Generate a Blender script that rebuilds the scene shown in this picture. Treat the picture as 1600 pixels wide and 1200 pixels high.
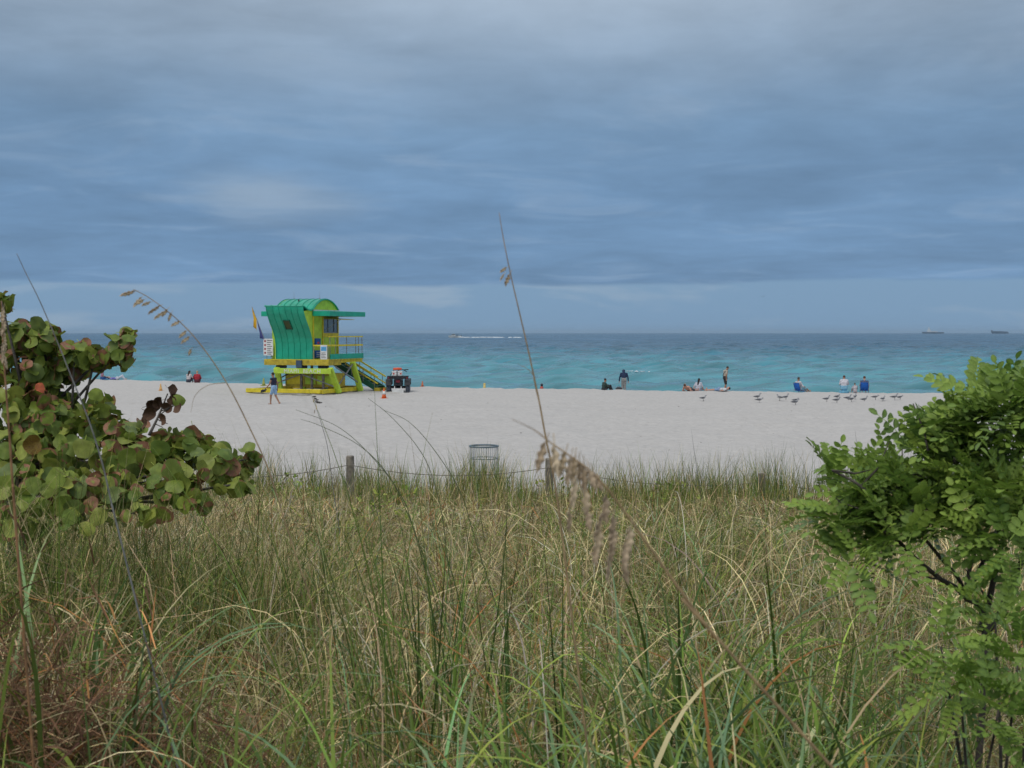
import bpy, bmesh, math, random
import numpy as np
from mathutils import Vector, Matrix, noise as mnoise

random.seed(7)
RNG = np.random.default_rng(11)
R = math.radians
scene = bpy.context.scene
for o in list(bpy.data.objects):
    bpy.data.objects.remove(o)
COL = scene.collection

# ------------------------------------------------------------------ camera
CAM_Z = 3.9
cam_d = bpy.data.cameras.new('camera')
cam = bpy.data.objects.new('camera', cam_d)
COL.objects.link(cam)
cam.location = (0, 0, CAM_Z)
PITCH = math.atan(80 / 2000)
cam.rotation_euler = (math.pi / 2 - PITCH, 0, 0)
cam_d.sensor_width = 36
cam_d.lens = 45
cam_d.clip_start = 0.05
cam_d.clip_end = 80000
cam_d.dof.use_dof = True
cam_d.dof.focus_distance = 16
cam_d.dof.aperture_fstop = 11
scene.camera = cam

# ------------------------------------------------------------------ world / sky
SUN_EL, SUN_AZ = 52, 215           # azimuth clockwise from +Y
world = bpy.data.worlds.new('World')
scene.world = world
world.use_nodes = True
wt = world.node_tree
wt.nodes.clear()


def wn(t, **kw):
    n = wt.nodes.new(t)
    for k, v in kw.items():
        setattr(n, k, v)
    return n


def wl(a, b):
    wt.links.new(a, b)


def wmath(op, a, b=None, c=None, clamp=False):
    n = wn('ShaderNodeMath', operation=op, use_clamp=clamp)
    for i, v in enumerate((a, b, c)):
        if v is None:
            continue
        if isinstance(v, (int, float)):
            n.inputs[i].default_value = v
        else:
            wl(v, n.inputs[i])
    return n.outputs[0]


def wmix(f, a, b, blend='MIX'):
    n = wn('ShaderNodeMix', data_type='RGBA', blend_type=blend)
    for i, v in ((0, f), (6, a), (7, b)):
        if isinstance(v, (int, float)):
            n.inputs[i].default_value = v
        elif isinstance(v, tuple):
            n.inputs[i].default_value = (*v, 1)
        else:
            wl(v, n.inputs[i])
    return n.outputs[2]


def wnoise(vec, scale, detail=4, rough=.5, dist=0):
    n = wn('ShaderNodeTexNoise')
    n.inputs['Scale'].default_value = scale
    n.inputs['Detail'].default_value = detail
    n.inputs['Roughness'].default_value = rough
    n.inputs['Distortion'].default_value = dist
    wl(vec, n.inputs['Vector'])
    return n.outputs[0]


tc = wn('ShaderNodeTexCoord')
sep = wn('ShaderNodeSeparateXYZ')
wl(tc.outputs['Generated'], sep.inputs[0])
zc = wmath('MAXIMUM', sep.outputs[2], 0.0)
den = wmath('ADD', zc, 0.085)
px_ = wmath('DIVIDE', sep.outputs[0], den)
py_ = wmath('DIVIDE', sep.outputs[1], den)
comb = wn('ShaderNodeCombineXYZ')            # a cloud deck seen in perspective
wl(px_, comb.inputs[0])
wl(py_, comb.inputs[1])
deck = comb.outputs[0]
comb2 = wn('ShaderNodeCombineXYZ')           # low, far bands: azimuth against height
wl(sep.outputs[0], comb2.inputs[0])
wl(wmath('MULTIPLY', sep.outputs[2], 5.0), comb2.inputs[1])
wl(wmath('MULTIPLY', sep.outputs[1], 0.6), comb2.inputs[2])
band = comb2.outputs[0]
n_big = wnoise(deck, 0.42, 5, .55, .6)
n_mid = wnoise(deck, 1.5, 6, .55, .8)
n_band = wnoise(band, 2.6, 6, .52, .35)
n_fine = wnoise(band, 7.0, 7, .55, .5)
n_puff = wnoise(deck, 3.6, 8, .62, .25)
comb3 = wn('ShaderNodeCombineXYZ')
wl(sep.outputs[0], comb3.inputs[0])
wl(wmath('MULTIPLY', sep.outputs[2], 3.2), comb3.inputs[1])
wl(sep.outputs[1], comb3.inputs[2])
n_bil = wnoise(comb3.outputs[0], 9.0, 8, .60, .3)
# height with wavy cloud edges
zw = wmath('ADD', sep.outputs[2], wmath('MULTIPLY', wmath('SUBTRACT', n_band, 0.5), 0.055))
zedge = wmath('ADD', sep.outputs[2], wmath('MULTIPLY', wmath('SUBTRACT', n_fine, 0.5), 0.016))
rampn = wn('ShaderNodeValToRGB')
cr = rampn.color_ramp
stops = [(0.0, (.146, .275, .465)), (.10, (.148, .272, .455)), (.16, (.170, .290, .455)), (.21, (.250, .350, .480)),
         (.27, (.345, .430, .535)), (.45, (.42, .47, .55)), (1.0, (.95, 1.0, 1.06))]
cr.elements[0].position, cr.elements[0].color = stops[0][0], (*stops[0][1], 1)
cr.elements[1].position, cr.elements[1].color = stops[-1][0], (*stops[-1][1], 1)
for p, c in stops[1:-1]:
    e = cr.elements.new(p)
    e.color = (*c, 1)
wl(zw, rampn.inputs[0])
# streaks of lighter and darker cloud
st = wmath('ADD', wmath('MULTIPLY', n_big, .55), wmath('ADD', wmath('MULTIPLY', n_mid, .35), wmath('MULTIPLY', n_band, .45)))
mr = wn('ShaderNodeMapRange')
mr.inputs[1].default_value, mr.inputs[2].default_value = .48, .88
mr.inputs[3].default_value, mr.inputs[4].default_value = .78, 1.22
wl(st, mr.inputs[0])
mr2 = wn('ShaderNodeMapRange')
mr2.inputs[1].default_value, mr2.inputs[2].default_value = .34, .66
mr2.inputs[3].default_value, mr2.inputs[4].default_value = .91, 1.08
wl(wmath('ADD', wmath('MULTIPLY', n_puff, .45), wmath('MULTIPLY', n_bil, .55)), mr2.inputs[0])
cl = wmix(1.0, rampn.outputs[0], mr.outputs[0], 'MULTIPLY')
cl = wmix(1.0, cl, mr2.outputs[0], 'MULTIPLY')
# pale grey lit wisps
wis = wn('ShaderNodeMapRange')
wis.inputs[1].default_value, wis.inputs[2].default_value = .54, .74
wl(n_mid, wis.inputs[0])
cl = wmix(wmath('MULTIPLY', wis.outputs[0], .24), cl, (.38, .45, .54))
# one brighter gap in the deck, left of the middle
vd = wn('ShaderNodeVectorMath', operation='SUBTRACT')
wl(tc.outputs['Generated'], vd.inputs[0])
vd.inputs[1].default_value = Vector((-380, 2000, 212)).normalized()
sc_ = wn('ShaderNodeVectorMath', operation='MULTIPLY')
wl(vd.outputs[0], sc_.inputs[0])
sc_.inputs[1].default_value = (13, 13, 42)
ln = wn('ShaderNodeVectorMath', operation='LENGTH')
wl(sc_.outputs[0], ln.inputs[0])
gap = wn('ShaderNodeMapRange', interpolation_type='SMOOTHSTEP')
gap.inputs[1].default_value, gap.inputs[2].default_value = 1.2, 0.0
wl(wmath('ADD', ln.outputs['Value'], wmath('MULTIPLY', wmath('SUBTRACT', n_fine, .5), 1.9)), gap.inputs[0])
cl = wmix(wmath('MULTIPLY', gap.outputs[0], .5), cl, (.37, .46, .56))
# clearer strip above the horizon, under the edge of the deck
low = wn('ShaderNodeMapRange', interpolation_type='SMOOTHSTEP')
low.inputs[1].default_value, low.inputs[2].default_value = .0405, .0365
wl(zedge, low.inputs[0])
lws = wn('ShaderNodeMapRange', interpolation_type='SMOOTHSTEP')
lws.inputs[1].default_value, lws.inputs[2].default_value = .50, .68
wl(n_fine, lws.inputs[0])
lowc = wmix(wmath('MULTIPLY', lws.outputs[0], .45), (.190, .325, .495), (.37, .46, .56))
cl = wmix(low.outputs[0], cl, lowc)
sky = wn('ShaderNodeTexSky', sky_type='NISHITA', sun_disc=False)
sky.sun_elevation = R(SUN_EL)
sky.sun_rotation = R(SUN_AZ)
skys = wmix(1.0, sky.outputs[0], (.1, .1, .1), 'MULTIPLY')
cl = wmix(.04, cl, skys)
hsv = wn('ShaderNodeHueSaturation')
hsv.inputs['Saturation'].default_value = .98
wl(cl, hsv.inputs['Color'])
cl = hsv.outputs[0]
bg = wn('ShaderNodeBackground')
wl(cl, bg.inputs[0])
bg.inputs[1].default_value = 1.0
wo = wn('ShaderNodeOutputWorld')
wl(bg.outputs[0], wo.inputs[0])

sun_d = bpy.data.lights.new('sun', 'SUN')
sun = bpy.data.objects.new('sun', sun_d)
COL.objects.link(sun)
sun_d.energy = 1.3
sun_d.angle = R(35)
sun_d.color = (1, .95, .88)
sd = Vector((math.sin(R(SUN_AZ)) * math.cos(R(SUN_EL)), math.cos(R(SUN_AZ)) * math.cos(R(SUN_EL)), math.sin(R(SUN_EL))))
sun.rotation_euler = (-sd).to_track_quat('-Z', 'Y').to_euler()
sun.location = (0, 0, 60)

scene.view_settings.view_transform = 'Standard'
scene.view_settings.look = 'None'
scene.view_settings.exposure = 0.0
scene.view_settings.gamma = 1
scene.view_settings.use_curve_mapping = False
scene.render.engine = 'CYCLES'
scene.cycles.use_denoising = True
scene.cycles.max_bounces = 6
scene.cycles.diffuse_bounces = 3
scene.cycles.transparent_max_bounces = 8
scene.cycles.volume_bounces = 0
scene.cycles.caustics_reflective = False
scene.cycles.caustics_refractive = False


# ------------------------------------------------------------------ helpers
def at(px, py, Y):
    """photograph position -> point at depth Y"""
    dx, dz, f = px - 800, -(py - 600), 2000
    y = f * math.cos(PITCH) + dz * math.sin(PITCH)
    z = dz * math.cos(PITCH) - f * math.sin(PITCH)
    t = Y / y
    return Vector((dx * t, Y, CAM_Z + z * t))


def mat(name, color, rough=.7, var=.12, scale=6, bump=0, metallic=0, spec=.4, coord='Object', col2=None):
    m = bpy.data.materials.new(name)
    m.use_nodes = True
    nt = m.node_tree
    b = nt.nodes['Principled BSDF']
    b.inputs['Roughness'].default_value = rough
    b.inputs['Metallic'].default_value = metallic
    b.inputs['Specular IOR Level'].default_value = spec
    t = nt.nodes.new('ShaderNodeTexCoord')
    n = nt.nodes.new('ShaderNodeTexNoise')
    n.inputs['Scale'].default_value = scale
    n.inputs['Detail'].default_value = 5
    nt.links.new(t.outputs[coord], n.inputs['Vector'])
    mx = nt.nodes.new('ShaderNodeMix')
    mx.data_type = 'RGBA'
    c2 = col2 if col2 else tuple(c * (1 - 2 * var) for c in color)
    c1 = color if col2 else tuple(min(1, c * (1 + var)) for c in color)
    mx.inputs[6].default_value = (*c1, 1)
    mx.inputs[7].default_value = (*c2, 1)
    mr = nt.nodes.new('ShaderNodeMapRange')
    mr.inputs[1].default_value, mr.inputs[2].default_value = .35, .68
    nt.links.new(n.outputs[0], mr.inputs[0])
    nt.links.new(mr.outputs[0], mx.inputs[0])
    nt.links.new(mx.outputs[2], b.inputs['Base Color'])
    if bump:
        bp = nt.nodes.new('ShaderNodeBump')
        bp.inputs['Strength'].default_value = bump
        bp.inputs['Distance'].default_value = .02
        nt.links.new(n.outputs[0], bp.inputs['Height'])
        nt.links.new(bp.outputs[0], b.inputs['Normal'])
    return m


class MB:
    def __init__(s):
        s.v, s.f, s.m = [], [], []
        s.mats = []

    def add(s, vs, fs, mi=0):
        o = len(s.v)
        s.v += [tuple(v) for v in vs]
        s.f += [tuple(i + o for i in f) for f in fs]
        s.m += [mi] * len(fs)

    def box(s, a, b, mi=0):
        x0, y0, z0 = a
        x1, y1, z1 = b
        s.add([(x0, y0, z0), (x1, y0, z0), (x1, y1, z0), (x0, y1, z0), (x0, y0, z1), (x1, y0, z1), (x1, y1, z1), (x0, y1, z1)],
              [(0, 3, 2, 1), (4, 5, 6, 7), (0, 1, 5, 4), (1, 2, 6, 5), (2, 3, 7, 6), (3, 0, 4, 7)], mi)

    def beam(s, p, q, w, h, up=(0, 0, 1), mi=0):
        p, q, up = Vector(p), Vector(q), Vector(up)
        d = (q - p).normalized()
        sx = d.cross(up)
        if sx.length < 1e-4:
            sx = d.cross(Vector((1, 0, 0)))
        sx.normalize()
        sz = sx.cross(d)
        vs = []
        for c in (p, q):
            for a, b in ((-1, -1), (1, -1), (1, 1), (-1, 1)):
                vs.append(c + sx * (a * w / 2) + sz * (b * h / 2))
        s.add(vs, [(0, 1, 2, 3), (7, 6, 5, 4), (0, 4, 5, 1), (1, 5, 6, 2), (2, 6, 7, 3), (3, 7, 4, 0)], mi)

    def tube(s, pts, rad, n=8, mi=0, cap=True):
        pts = [Vector(p) for p in pts]
        if not isinstance(rad, (list, tuple)):
            rad = [rad] * len(pts)
        vs, fs = [], []
        prev = None
        for i, p in enumerate(pts):
            d = (pts[min(i + 1, len(pts) - 1)] - pts[max(i - 1, 0)]).normalized()
            if prev is None:
                a = d.orthogonal().normalized()
            else:
                a = (prev - d * prev.dot(d))
                a = a.normalized() if a.length > 1e-6 else d.orthogonal().normalized()
            prev = a
            b = d.cross(a)
            for k in range(n):
                t = 2 * math.pi * k / n
                vs.append(p + (a * math.cos(t) + b * math.sin(t)) * rad[i])
        for i in range(len(pts) - 1):
            for k in range(n):
                k2 = (k + 1) % n
                fs.append((i * n + k, i * n + k2, (i + 1) * n + k2, (i + 1) * n + k))
        if cap:
            fs.append(tuple(range(n - 1, -1, -1)))
            o = (len(pts) - 1) * n
            fs.append(tuple(o + k for k in range(n)))
        s.add(vs, fs, mi)

    def capsule(s, a, b, ra, rb, n=10, sx=1.0, mi=0):
        """tapered capsule; closed"""
        a, b = Vector(a), Vector(b)
        d = b - a
        L = d.length
        d = d.normalized() if L > 1e-6 else Vector((0, 0, 1))
        pts, rads = [], []
        for t in (-.98, -.75, -.4, 0):
            pts.append(a + d * ra * t)
            rads.append(ra * math.sqrt(max(0, 1 - t * t)))
        for t in (0, .4, .75, .98):
            pts.append(b + d * rb * t)
            rads.append(rb * math.sqrt(max(0, 1 - t * t)))
        s.tube(pts, rads, n, mi)

    def lathe(s, prof, n=16, c=(0, 0, 0), mi=0):
        vs, fs = [], []
        for r, z in prof:
            for k in range(n):
                t = 2 * math.pi * k / n
                vs.append((c[0] + r * math.cos(t), c[1] + r * math.sin(t), c[2] + z))
        for i in range(len(prof) - 1):
            for k in range(n):
                k2 = (k + 1) % n
                fs.append((i * n + k, i * n + k2, (i + 1) * n + k2, (i + 1) * n + k))
        fs.append(tuple(range(n - 1, -1, -1)))
        fs.append(tuple((len(prof) - 1) * n + k for k in range(n)))
        s.add(vs, fs, mi)

    def ell(s, c, r, n=10, m=8, mi=0, rot=None):
        prof = [(math.sin(math.pi * (i + .02) / (m + .04)), -math.cos(math.pi * (i + .02) / (m + .04))) for i in range(m + 1)]
        vs, fs = [], []
        c = Vector(c)
        for rr, z in prof:
            for k in range(n):
                t = 2 * math.pi * k / n
                v = Vector((rr * math.cos(t) * r[0], rr * math.sin(t) * r[1], z * r[2]))
                if rot:
                    v = rot @ v
                vs.append(c + v)
        for i in range(m):
            for k in range(n):
                k2 = (k + 1) % n
                fs.append((i * n + k, i * n + k2, (i + 1) * n + k2, (i + 1) * n + k))
        fs.append(tuple(range(n - 1, -1, -1)))
        fs.append(tuple(m * n + k for k in range(n)))
        s.add(vs, fs, mi)

    def prism(s, poly, axis, a, b, mi=0):
        """poly: 2D points; axis 'x': points are (y,z) extruded over x in [a,b]; 'y': (x,z); 'z': (x,y)"""
        def P(p, t):
            return {'x': (t, p[0], p[1]), 'y': (p[0], t, p[1]), 'z': (p[0], p[1], t)}[axis]
        n = len(poly)
        vs = [P(p, a) for p in poly] + [P(p, b) for p in poly]
        fs = [tuple(range(n)), tuple(range(2 * n - 1, n - 1, -1))]
        fs += [(i, n + i, n + (i + 1) % n, (i + 1) % n) for i in range(n)]
        s.add(vs, fs, mi)

    def mesh(s, name, mats, smooth=False):
        me = bpy.data.meshes.new(name)
        me.from_pydata(s.v, [], s.f)
        for m in (mats if isinstance(mats, (list, tuple)) else [mats]):
            me.materials.append(m)
        if isinstance(mats, (list, tuple)) and len(mats) > 1:
            me.polygons.foreach_set('material_index', s.m)
        bm = bmesh.new()
        bm.from_mesh(me)
        bmesh.ops.recalc_face_normals(bm, faces=bm.faces)
        bm.to_mesh(me)
        bm.free()
        if smooth:
            me.polygons.foreach_set('use_smooth', [True] * len(me.polygons))
        me.update()
        return me

    def build(s, name, mats, parent=None, smooth=False, bevel=0, loc=None):
        o = bpy.data.objects.new(name, s.mesh(name, mats, smooth))
        COL.objects.link(o)
        if parent:
            o.parent = parent
        if loc is not None:
            o.location = loc
        if bevel:
            b = o.modifiers.new('bevel', 'BEVEL')
            b.width = bevel
            b.segments = 1
            b.limit_method = 'ANGLE'
        return o


def tag(o, label=None, cat=None, group=None, kind=None):
    for k, v in (('label', label), ('category', cat), ('group', group), ('kind', kind)):
        if v:
            o[k] = v
    return o


def empty(name, loc, rz=0, label=None, cat=None, group=None):
    o = bpy.data.objects.new(name, None)
    COL.objects.link(o)
    o.location = loc
    o.rotation_euler = (0, 0, rz)
    o.empty_display_size = .2
    return tag(o, label, cat, group)


def np_mesh(name, verts, quads, mats, colors=None, smooth=True, tris=None):
    me = bpy.data.meshes.new(name)
    nv, nq = len(verts), len(quads)
    me.vertices.add(nv)
    me.vertices.foreach_set('co', np.asarray(verts, np.float32).ravel())
    me.loops.add(nq * 4)
    me.loops.foreach_set('vertex_index', np.asarray(quads, np.int32).ravel())
    me.polygons.add(nq)
    me.polygons.foreach_set('loop_start', np.arange(0, nq * 4, 4, dtype=np.int32))
    me.polygons.foreach_set('loop_total', np.full(nq, 4, np.int32))
    if smooth:
        me.polygons.foreach_set('use_smooth', np.ones(nq, bool))
    me.materials.append(mats)
    me.update(calc_edges=True)
    if colors is not None:
        a = me.color_attributes.new('Col', 'FLOAT_COLOR', 'POINT')
        a.data.foreach_set('color', np.asarray(colors, np.float32).ravel())
    return me


_ns = {}


def vnoise(x, y, scale, seed=0):
    """smooth value noise 0..1 on numpy arrays"""
    if seed not in _ns:
        _ns[seed] = np.random.default_rng(seed + 100).random((64, 64))
    g = _ns[seed]
    x, y = np.asarray(x) / scale + 1000.3, np.asarray(y) / scale + 1000.7
    i, j = np.floor(x).astype(int), np.floor(y).astype(int)
    u, v = x - i, y - j
    u, v = u * u * (3 - 2 * u), v * v * (3 - 2 * v)
    a, b = g[i % 64, j % 64], g[(i + 1) % 64, j % 64]
    c, d = g[i % 64, (j + 1) % 64], g[(i + 1) % 64, (j + 1) % 64]
    return (a * (1 - u) + b * u) * (1 - v) + (c * (1 - u) + d * u) * v


# ------------------------------------------------------------------ ground (dune, beach, sea bed: one sheet)
SEA_Z = -1.6
PY = [-30, 0, 3, 5, 8, 11, 14, 18, 22, 25, 28, 33, 60, 75]
PZ = [2.2, 2.25, 2.3, 2.2, 1.98, 1.75, 1.5, 1.18, .85, .6, .45, .28, .05, 0.0]


def crest(x):
    return np.interp(x, [-300, -34.2, -9.3, 21, 60, 300], [245, 107, 93, 84, 73, 50])


def gz(x, y, fine=True):
    x, y = np.asarray(x, float), np.asarray(y, float)
    z = np.interp(y, PY, PZ)
    dune = np.interp(y, [0, 20, 27, 32], [1, 1, .5, 0])
    z = z + dune * ((vnoise(x, y, 2.6, 1) - .5) * .22 + (vnoise(x, y, 7, 2) - .5) * .25)
    sand = 1 - dune
    z = z + sand * ((vnoise(x, y, 9, 3) - .5) * .07 + (vnoise(x, y, 2.2, 4) - .5) * .04)
    if fine:
        z = z + sand * ((vnoise(x, y, .75, 5) - .5) * .13 + (vnoise(x, y, .4, 6) - .5) * .09)
    t = np.maximum(0, y - crest(x) + 1.5)
    z = z - .11 * t * t / (t + 3)
    return np.maximum(z, -4)


def ground_at(x, y):
    return float(gz(x, y))


def P(px, Y):
    x = at(px, 600, Y).x
    return Vector((x, Y, ground_at(x, Y)))


xs = np.concatenate([np.linspace(-600, -62, 30), np.arange(-60, 60.01, .4), np.linspace(62, 600, 30)])
ys = np.concatenate([np.linspace(-40, 2, 15), np.arange(2.5, 26, .5), np.arange(26, 60, .3), np.arange(60, 112, .55), np.linspace(114, 420, 60)])
X, Y = np.meshgrid(xs, ys)
Z = gz(X, Y)
nx, ny = len(xs), len(ys)
idx = np.arange(nx * ny).reshape(ny, nx)
quads = np.stack([idx[:-1, :-1], idx[:-1, 1:], idx[1:, 1:], idx[1:, :-1]], -1).reshape(-1, 4)

gm = bpy.data.materials.new('sand')
gm.use_nodes = True
nt = gm.node_tree
b = nt.nodes['Principled BSDF']
b.inputs['Roughness'].default_value = .95
b.inputs['Specular IOR Level'].default_value = .15
geo = nt.nodes.new('ShaderNodeNewGeometry')


def N(nt, t, ins=None, **kw):
    n = nt.nodes.new(t)
    for k, v in kw.items():
        setattr(n, k, v)
    for k, v in (ins or {}).items():
        if hasattr(v, 'links') or isinstance(v, bpy.types.NodeSocket):
            nt.links.new(v, n.inputs[k])
        else:
            n.inputs[k].default_value = v
    return n


pos = geo.outputs['Position']
n1 = N(nt, 'ShaderNodeTexNoise', {'Vector': pos, 'Scale': .35, 'Detail': 6, 'Roughness': .6})
n2 = N(nt, 'ShaderNodeTexNoise', {'Vector': pos, 'Scale': 4.0, 'Detail': 6, 'Roughness': .65})
n3 = N(nt, 'ShaderNodeTexNoise', {'Vector': pos, 'Scale': 60.0, 'Detail': 3})
mxa = N(nt, 'ShaderNodeMix', {0: n1.outputs[0], 6: (.465, .444, .420, 1), 7: (.535, .512, .485, 1)}, data_type='RGBA')
r2 = N(nt, 'ShaderNodeMapRange', {0: n2.outputs[0], 1: .3, 2: .7, 3: .86, 4: 1.05})
mxb = N(nt, 'ShaderNodeMix', {0: 1.0, 6: mxa.outputs[2], 7: r2.outputs[0]}, data_type='RGBA', blend_type='MULTIPLY')
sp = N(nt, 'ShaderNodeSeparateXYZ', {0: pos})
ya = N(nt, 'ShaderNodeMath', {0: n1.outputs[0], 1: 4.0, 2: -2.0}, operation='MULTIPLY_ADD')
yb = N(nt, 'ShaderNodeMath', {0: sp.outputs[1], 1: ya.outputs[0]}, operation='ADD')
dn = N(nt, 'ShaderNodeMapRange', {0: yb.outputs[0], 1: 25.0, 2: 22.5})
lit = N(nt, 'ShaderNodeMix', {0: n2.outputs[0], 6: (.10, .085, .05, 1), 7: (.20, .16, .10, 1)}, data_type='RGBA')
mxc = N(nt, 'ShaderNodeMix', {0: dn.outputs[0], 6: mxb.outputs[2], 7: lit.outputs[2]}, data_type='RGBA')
wet = N(nt, 'ShaderNodeMapRange', {0: sp.outputs[2], 1: -1.0, 2: -1.35})
mxd = N(nt, 'ShaderNodeMix', {0: wet.outputs[0], 6: mxc.outputs[2], 7: (.30, .27, .23, 1)}, data_type='RGBA')
# a pair of tyre tracks drawn as darker bands in the sand colour
trk = None
for (ax, ay, bx, by) in ((-12.6, 77.0, -4.6, 36.0), (-11.3, 77.0, -3.3, 36.0), (-30.0, 70.0, 26.0, 62.0), (-30.0, 71.4, 26.0, 63.4)):
    L_ = math.hypot(bx - ax, by - ay)
    nx_, ny_ = (by - ay) / L_, -(bx - ax) / L_
    dt = N(nt, 'ShaderNodeVectorMath', {0: pos, 1: (nx_, ny_, 0)}, operation='DOT_PRODUCT')
    sb = N(nt, 'ShaderNodeMath', {0: dt.outputs['Value'], 1: nx_ * ax + ny_ * ay}, operation='SUBTRACT')
    wv_ = N(nt, 'ShaderNodeMath', {0: n1.outputs[0], 1: 1.6, 2: sb.outputs[0]}, operation='MULTIPLY_ADD')
    w2_ = N(nt, 'ShaderNodeMath', {0: wv_.outputs[0], 1: .8}, operation='SUBTRACT')
    ab = N(nt, 'ShaderNodeMath', {0: w2_.outputs[0]}, operation='ABSOLUTE')
    sm = N(nt, 'ShaderNodeMapRange', {0: ab.outputs[0], 1: .16, 2: .06})
    trk = sm.outputs[0] if trk is None else N(nt, 'ShaderNodeMath', {0: trk, 1: sm.outputs[0]}, operation='MAXIMUM').outputs[0]
trm = N(nt, 'ShaderNodeMath', {0: trk, 1: n2.outputs[0]}, operation='MULTIPLY')
trc = N(nt, 'ShaderNodeMath', {0: trm.outputs[0], 1: .22}, operation='MULTIPLY')
mxe = N(nt, 'ShaderNodeMix', {0: trc.outputs[0], 6: mxd.outputs[2], 7: (.22, .20, .18, 1)}, data_type='RGBA')
nt.links.new(mxe.outputs[2], b.inputs['Base Color'])
vo = N(nt, 'ShaderNodeTexVoronoi', {'Vector': pos, 'Scale': 2.3, 'Randomness': 1.0})
vm = N(nt, 'ShaderNodeMapRange', {0: vo.outputs['Distance'], 1: .05, 2: .32})
vs_ = N(nt, 'ShaderNodeMath', {0: vm.outputs[0], 1: 1.1, 2: n2.outputs[0]}, operation='MULTIPLY_ADD')
ad = N(nt, 'ShaderNodeMath', {0: n3.outputs[0], 1: .25, 2: vs_.outputs[0]}, operation='MULTIPLY_ADD')
bp = N(nt, 'ShaderNodeBump', {'Height': ad.outputs[0], 'Strength': .55, 'Distance': .06})
nt.links.new(bp.outputs[0], b.inputs['Normal'])
me = np_mesh('beach', np.stack([X, Y, Z], -1).reshape(-1, 3), quads, gm)
o = bpy.data.objects.new('beach', me)
COL.objects.link(o)
tag(o, kind='structure')

# ------------------------------------------------------------------ sea
ys = [86.0]
while ys[-1] < 30000:
    y = ys[-1]
    ys.append(y + (.45 + .0021 * max(0, y - 110) if y < 950 else (y - 950) * .05 + 2.3))
ys = np.array(ys)
us = np.concatenate([-np.geomspace(60, 1.01, 14), np.linspace(-1, 1, 290), np.geomspace(1.01, 60, 14)])
nx, ny = len(us), len(ys)
X = us[None, :] * (.47 * ys + 24)[:, None]      # the mesh widens with distance as its cells grow
Y = np.repeat(ys[:, None], nx, 1)
Z = np.full_like(X, SEA_Z)
row = np.gradient(ys)[:, None]
colsp = (np.gradient(us)[None, :] * (.47 * ys + 24)[:, None])
wr = np.random.default_rng(5)
for k in range(48):
    lam = 2.4 * (15 / 2.4) ** wr.random()
    th = R(90 - 23) + wr.normal(0, .55)
    kx, ky = math.cos(th) * 2 * math.pi / lam, math.sin(th) * 2 * math.pi / lam
    amp = .0086 * lam * np.interp(Y, [86, 450, 930, 1100], [1, 1, .35, 0])
    fade = np.clip((lam / np.maximum(row * abs(math.sin(th)), colsp * abs(math.cos(th))) - 2.2) / 2.0, 0, 1)
    ph = kx * X + ky * Y + wr.random() * 6.28 + 1.6 * (vnoise(X, Y, 19, 40 + k % 6) - .5)
    s = np.sin(ph)
    Z += amp * fade * (s + .35 * (s * s - .5)) * (.3 + 1.4 * vnoise(X, Y, 14 + lam, 50 + k % 5))
idx = np.arange(nx * ny).reshape(ny, nx)
quads = np.stack([idx[:-1, :-1], idx[:-1, 1:], idx[1:, 1:], idx[1:, :-1]], -1).reshape(-1, 4)
SX, SY, SZ = X, Y, Z
wm = bpy.data.materials.new('sea_water')
wm.use_nodes = True
nt = wm.node_tree
b = nt.nodes['Principled BSDF']
b.inputs['Roughness'].default_value = .12
b.inputs['IOR'].default_value = 1.333
geo = nt.nodes.new('ShaderNodeNewGeometry')
pos = geo.outputs['Position']
mp = N(nt, 'ShaderNodeMapping', {'Vector': pos, 'Scale': (.012, .02, 0)})
na = N(nt, 'ShaderNodeTexNoise', {'Vector': mp.outputs[0], 'Scale': 1.0, 'Detail': 5, 'Roughness': .55})
mp2 = N(nt, 'ShaderNodeMapping', {'Vector': pos, 'Scale': (.085, .34, 0)})
nb = N(nt, 'ShaderNodeTexNoise', {'Vector': mp2.outputs[0], 'Scale': 1.0, 'Detail': 6, 'Roughness': .6})
sp = N(nt, 'ShaderNodeSeparateXYZ', {0: pos})
# distance off the slanting shore
off = N(nt, 'ShaderNodeMath', {0: sp.outputs[0], 1: .35, 2: sp.outputs[1]}, operation='MULTIPLY_ADD')
o2 = N(nt, 'ShaderNodeMath', {0: na.outputs[0], 1: 190.0, 2: off.outputs[0]}, operation='MULTIPLY_ADD')
ramp = N(nt, 'ShaderNodeMapRange', {0: o2.outputs[0], 1: 190.0, 2: 1100.0})
vr = N(nt, 'ShaderNodeValToRGB', {0: ramp.outputs[0]})
els = vr.color_ramp.elements
els[0].position, els[0].color = 0, (.066, .245, .285, 1)
els[1].position, els[1].color = 1, (.022, .100, .178, 1)
for p_, c_ in ((.10, (.064, .262, .318)), (.26, (.042, .180, .255)), (.45, (.028, .120, .200))):
    e = els.new(p_)
    e.color = (*c_, 1)
wave_shade = N(nt, 'ShaderNodeMapRange', {0: nb.outputs[0], 1: .34, 2: .62, 3: .62, 4: 1.18})  # streaks painted into the water colour, imitating the shading of wave faces
mm = N(nt, 'ShaderNodeMix', {0: 1.0, 6: vr.outputs[0], 7: wave_shade.outputs[0]}, data_type='RGBA', blend_type='MULTIPLY')
nt.links.new(mm.outputs[2], b.inputs['Base Color'])
mp3 = N(nt, 'ShaderNodeMapping', {'Vector': pos, 'Scale': (.32, 1.1, 0)})
nc = N(nt, 'ShaderNodeTexNoise', {'Vector': mp3.outputs[0], 'Scale': 1.0, 'Detail': 6, 'Roughness': .62})
mp4 = N(nt, 'ShaderNodeMapping', {'Vector': pos, 'Scale': (.045, .16, 0)})
nd = N(nt, 'ShaderNodeTexNoise', {'Vector': mp4.outputs[0], 'Scale': 1.0, 'Detail': 7, 'Roughness': .68})
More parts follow.
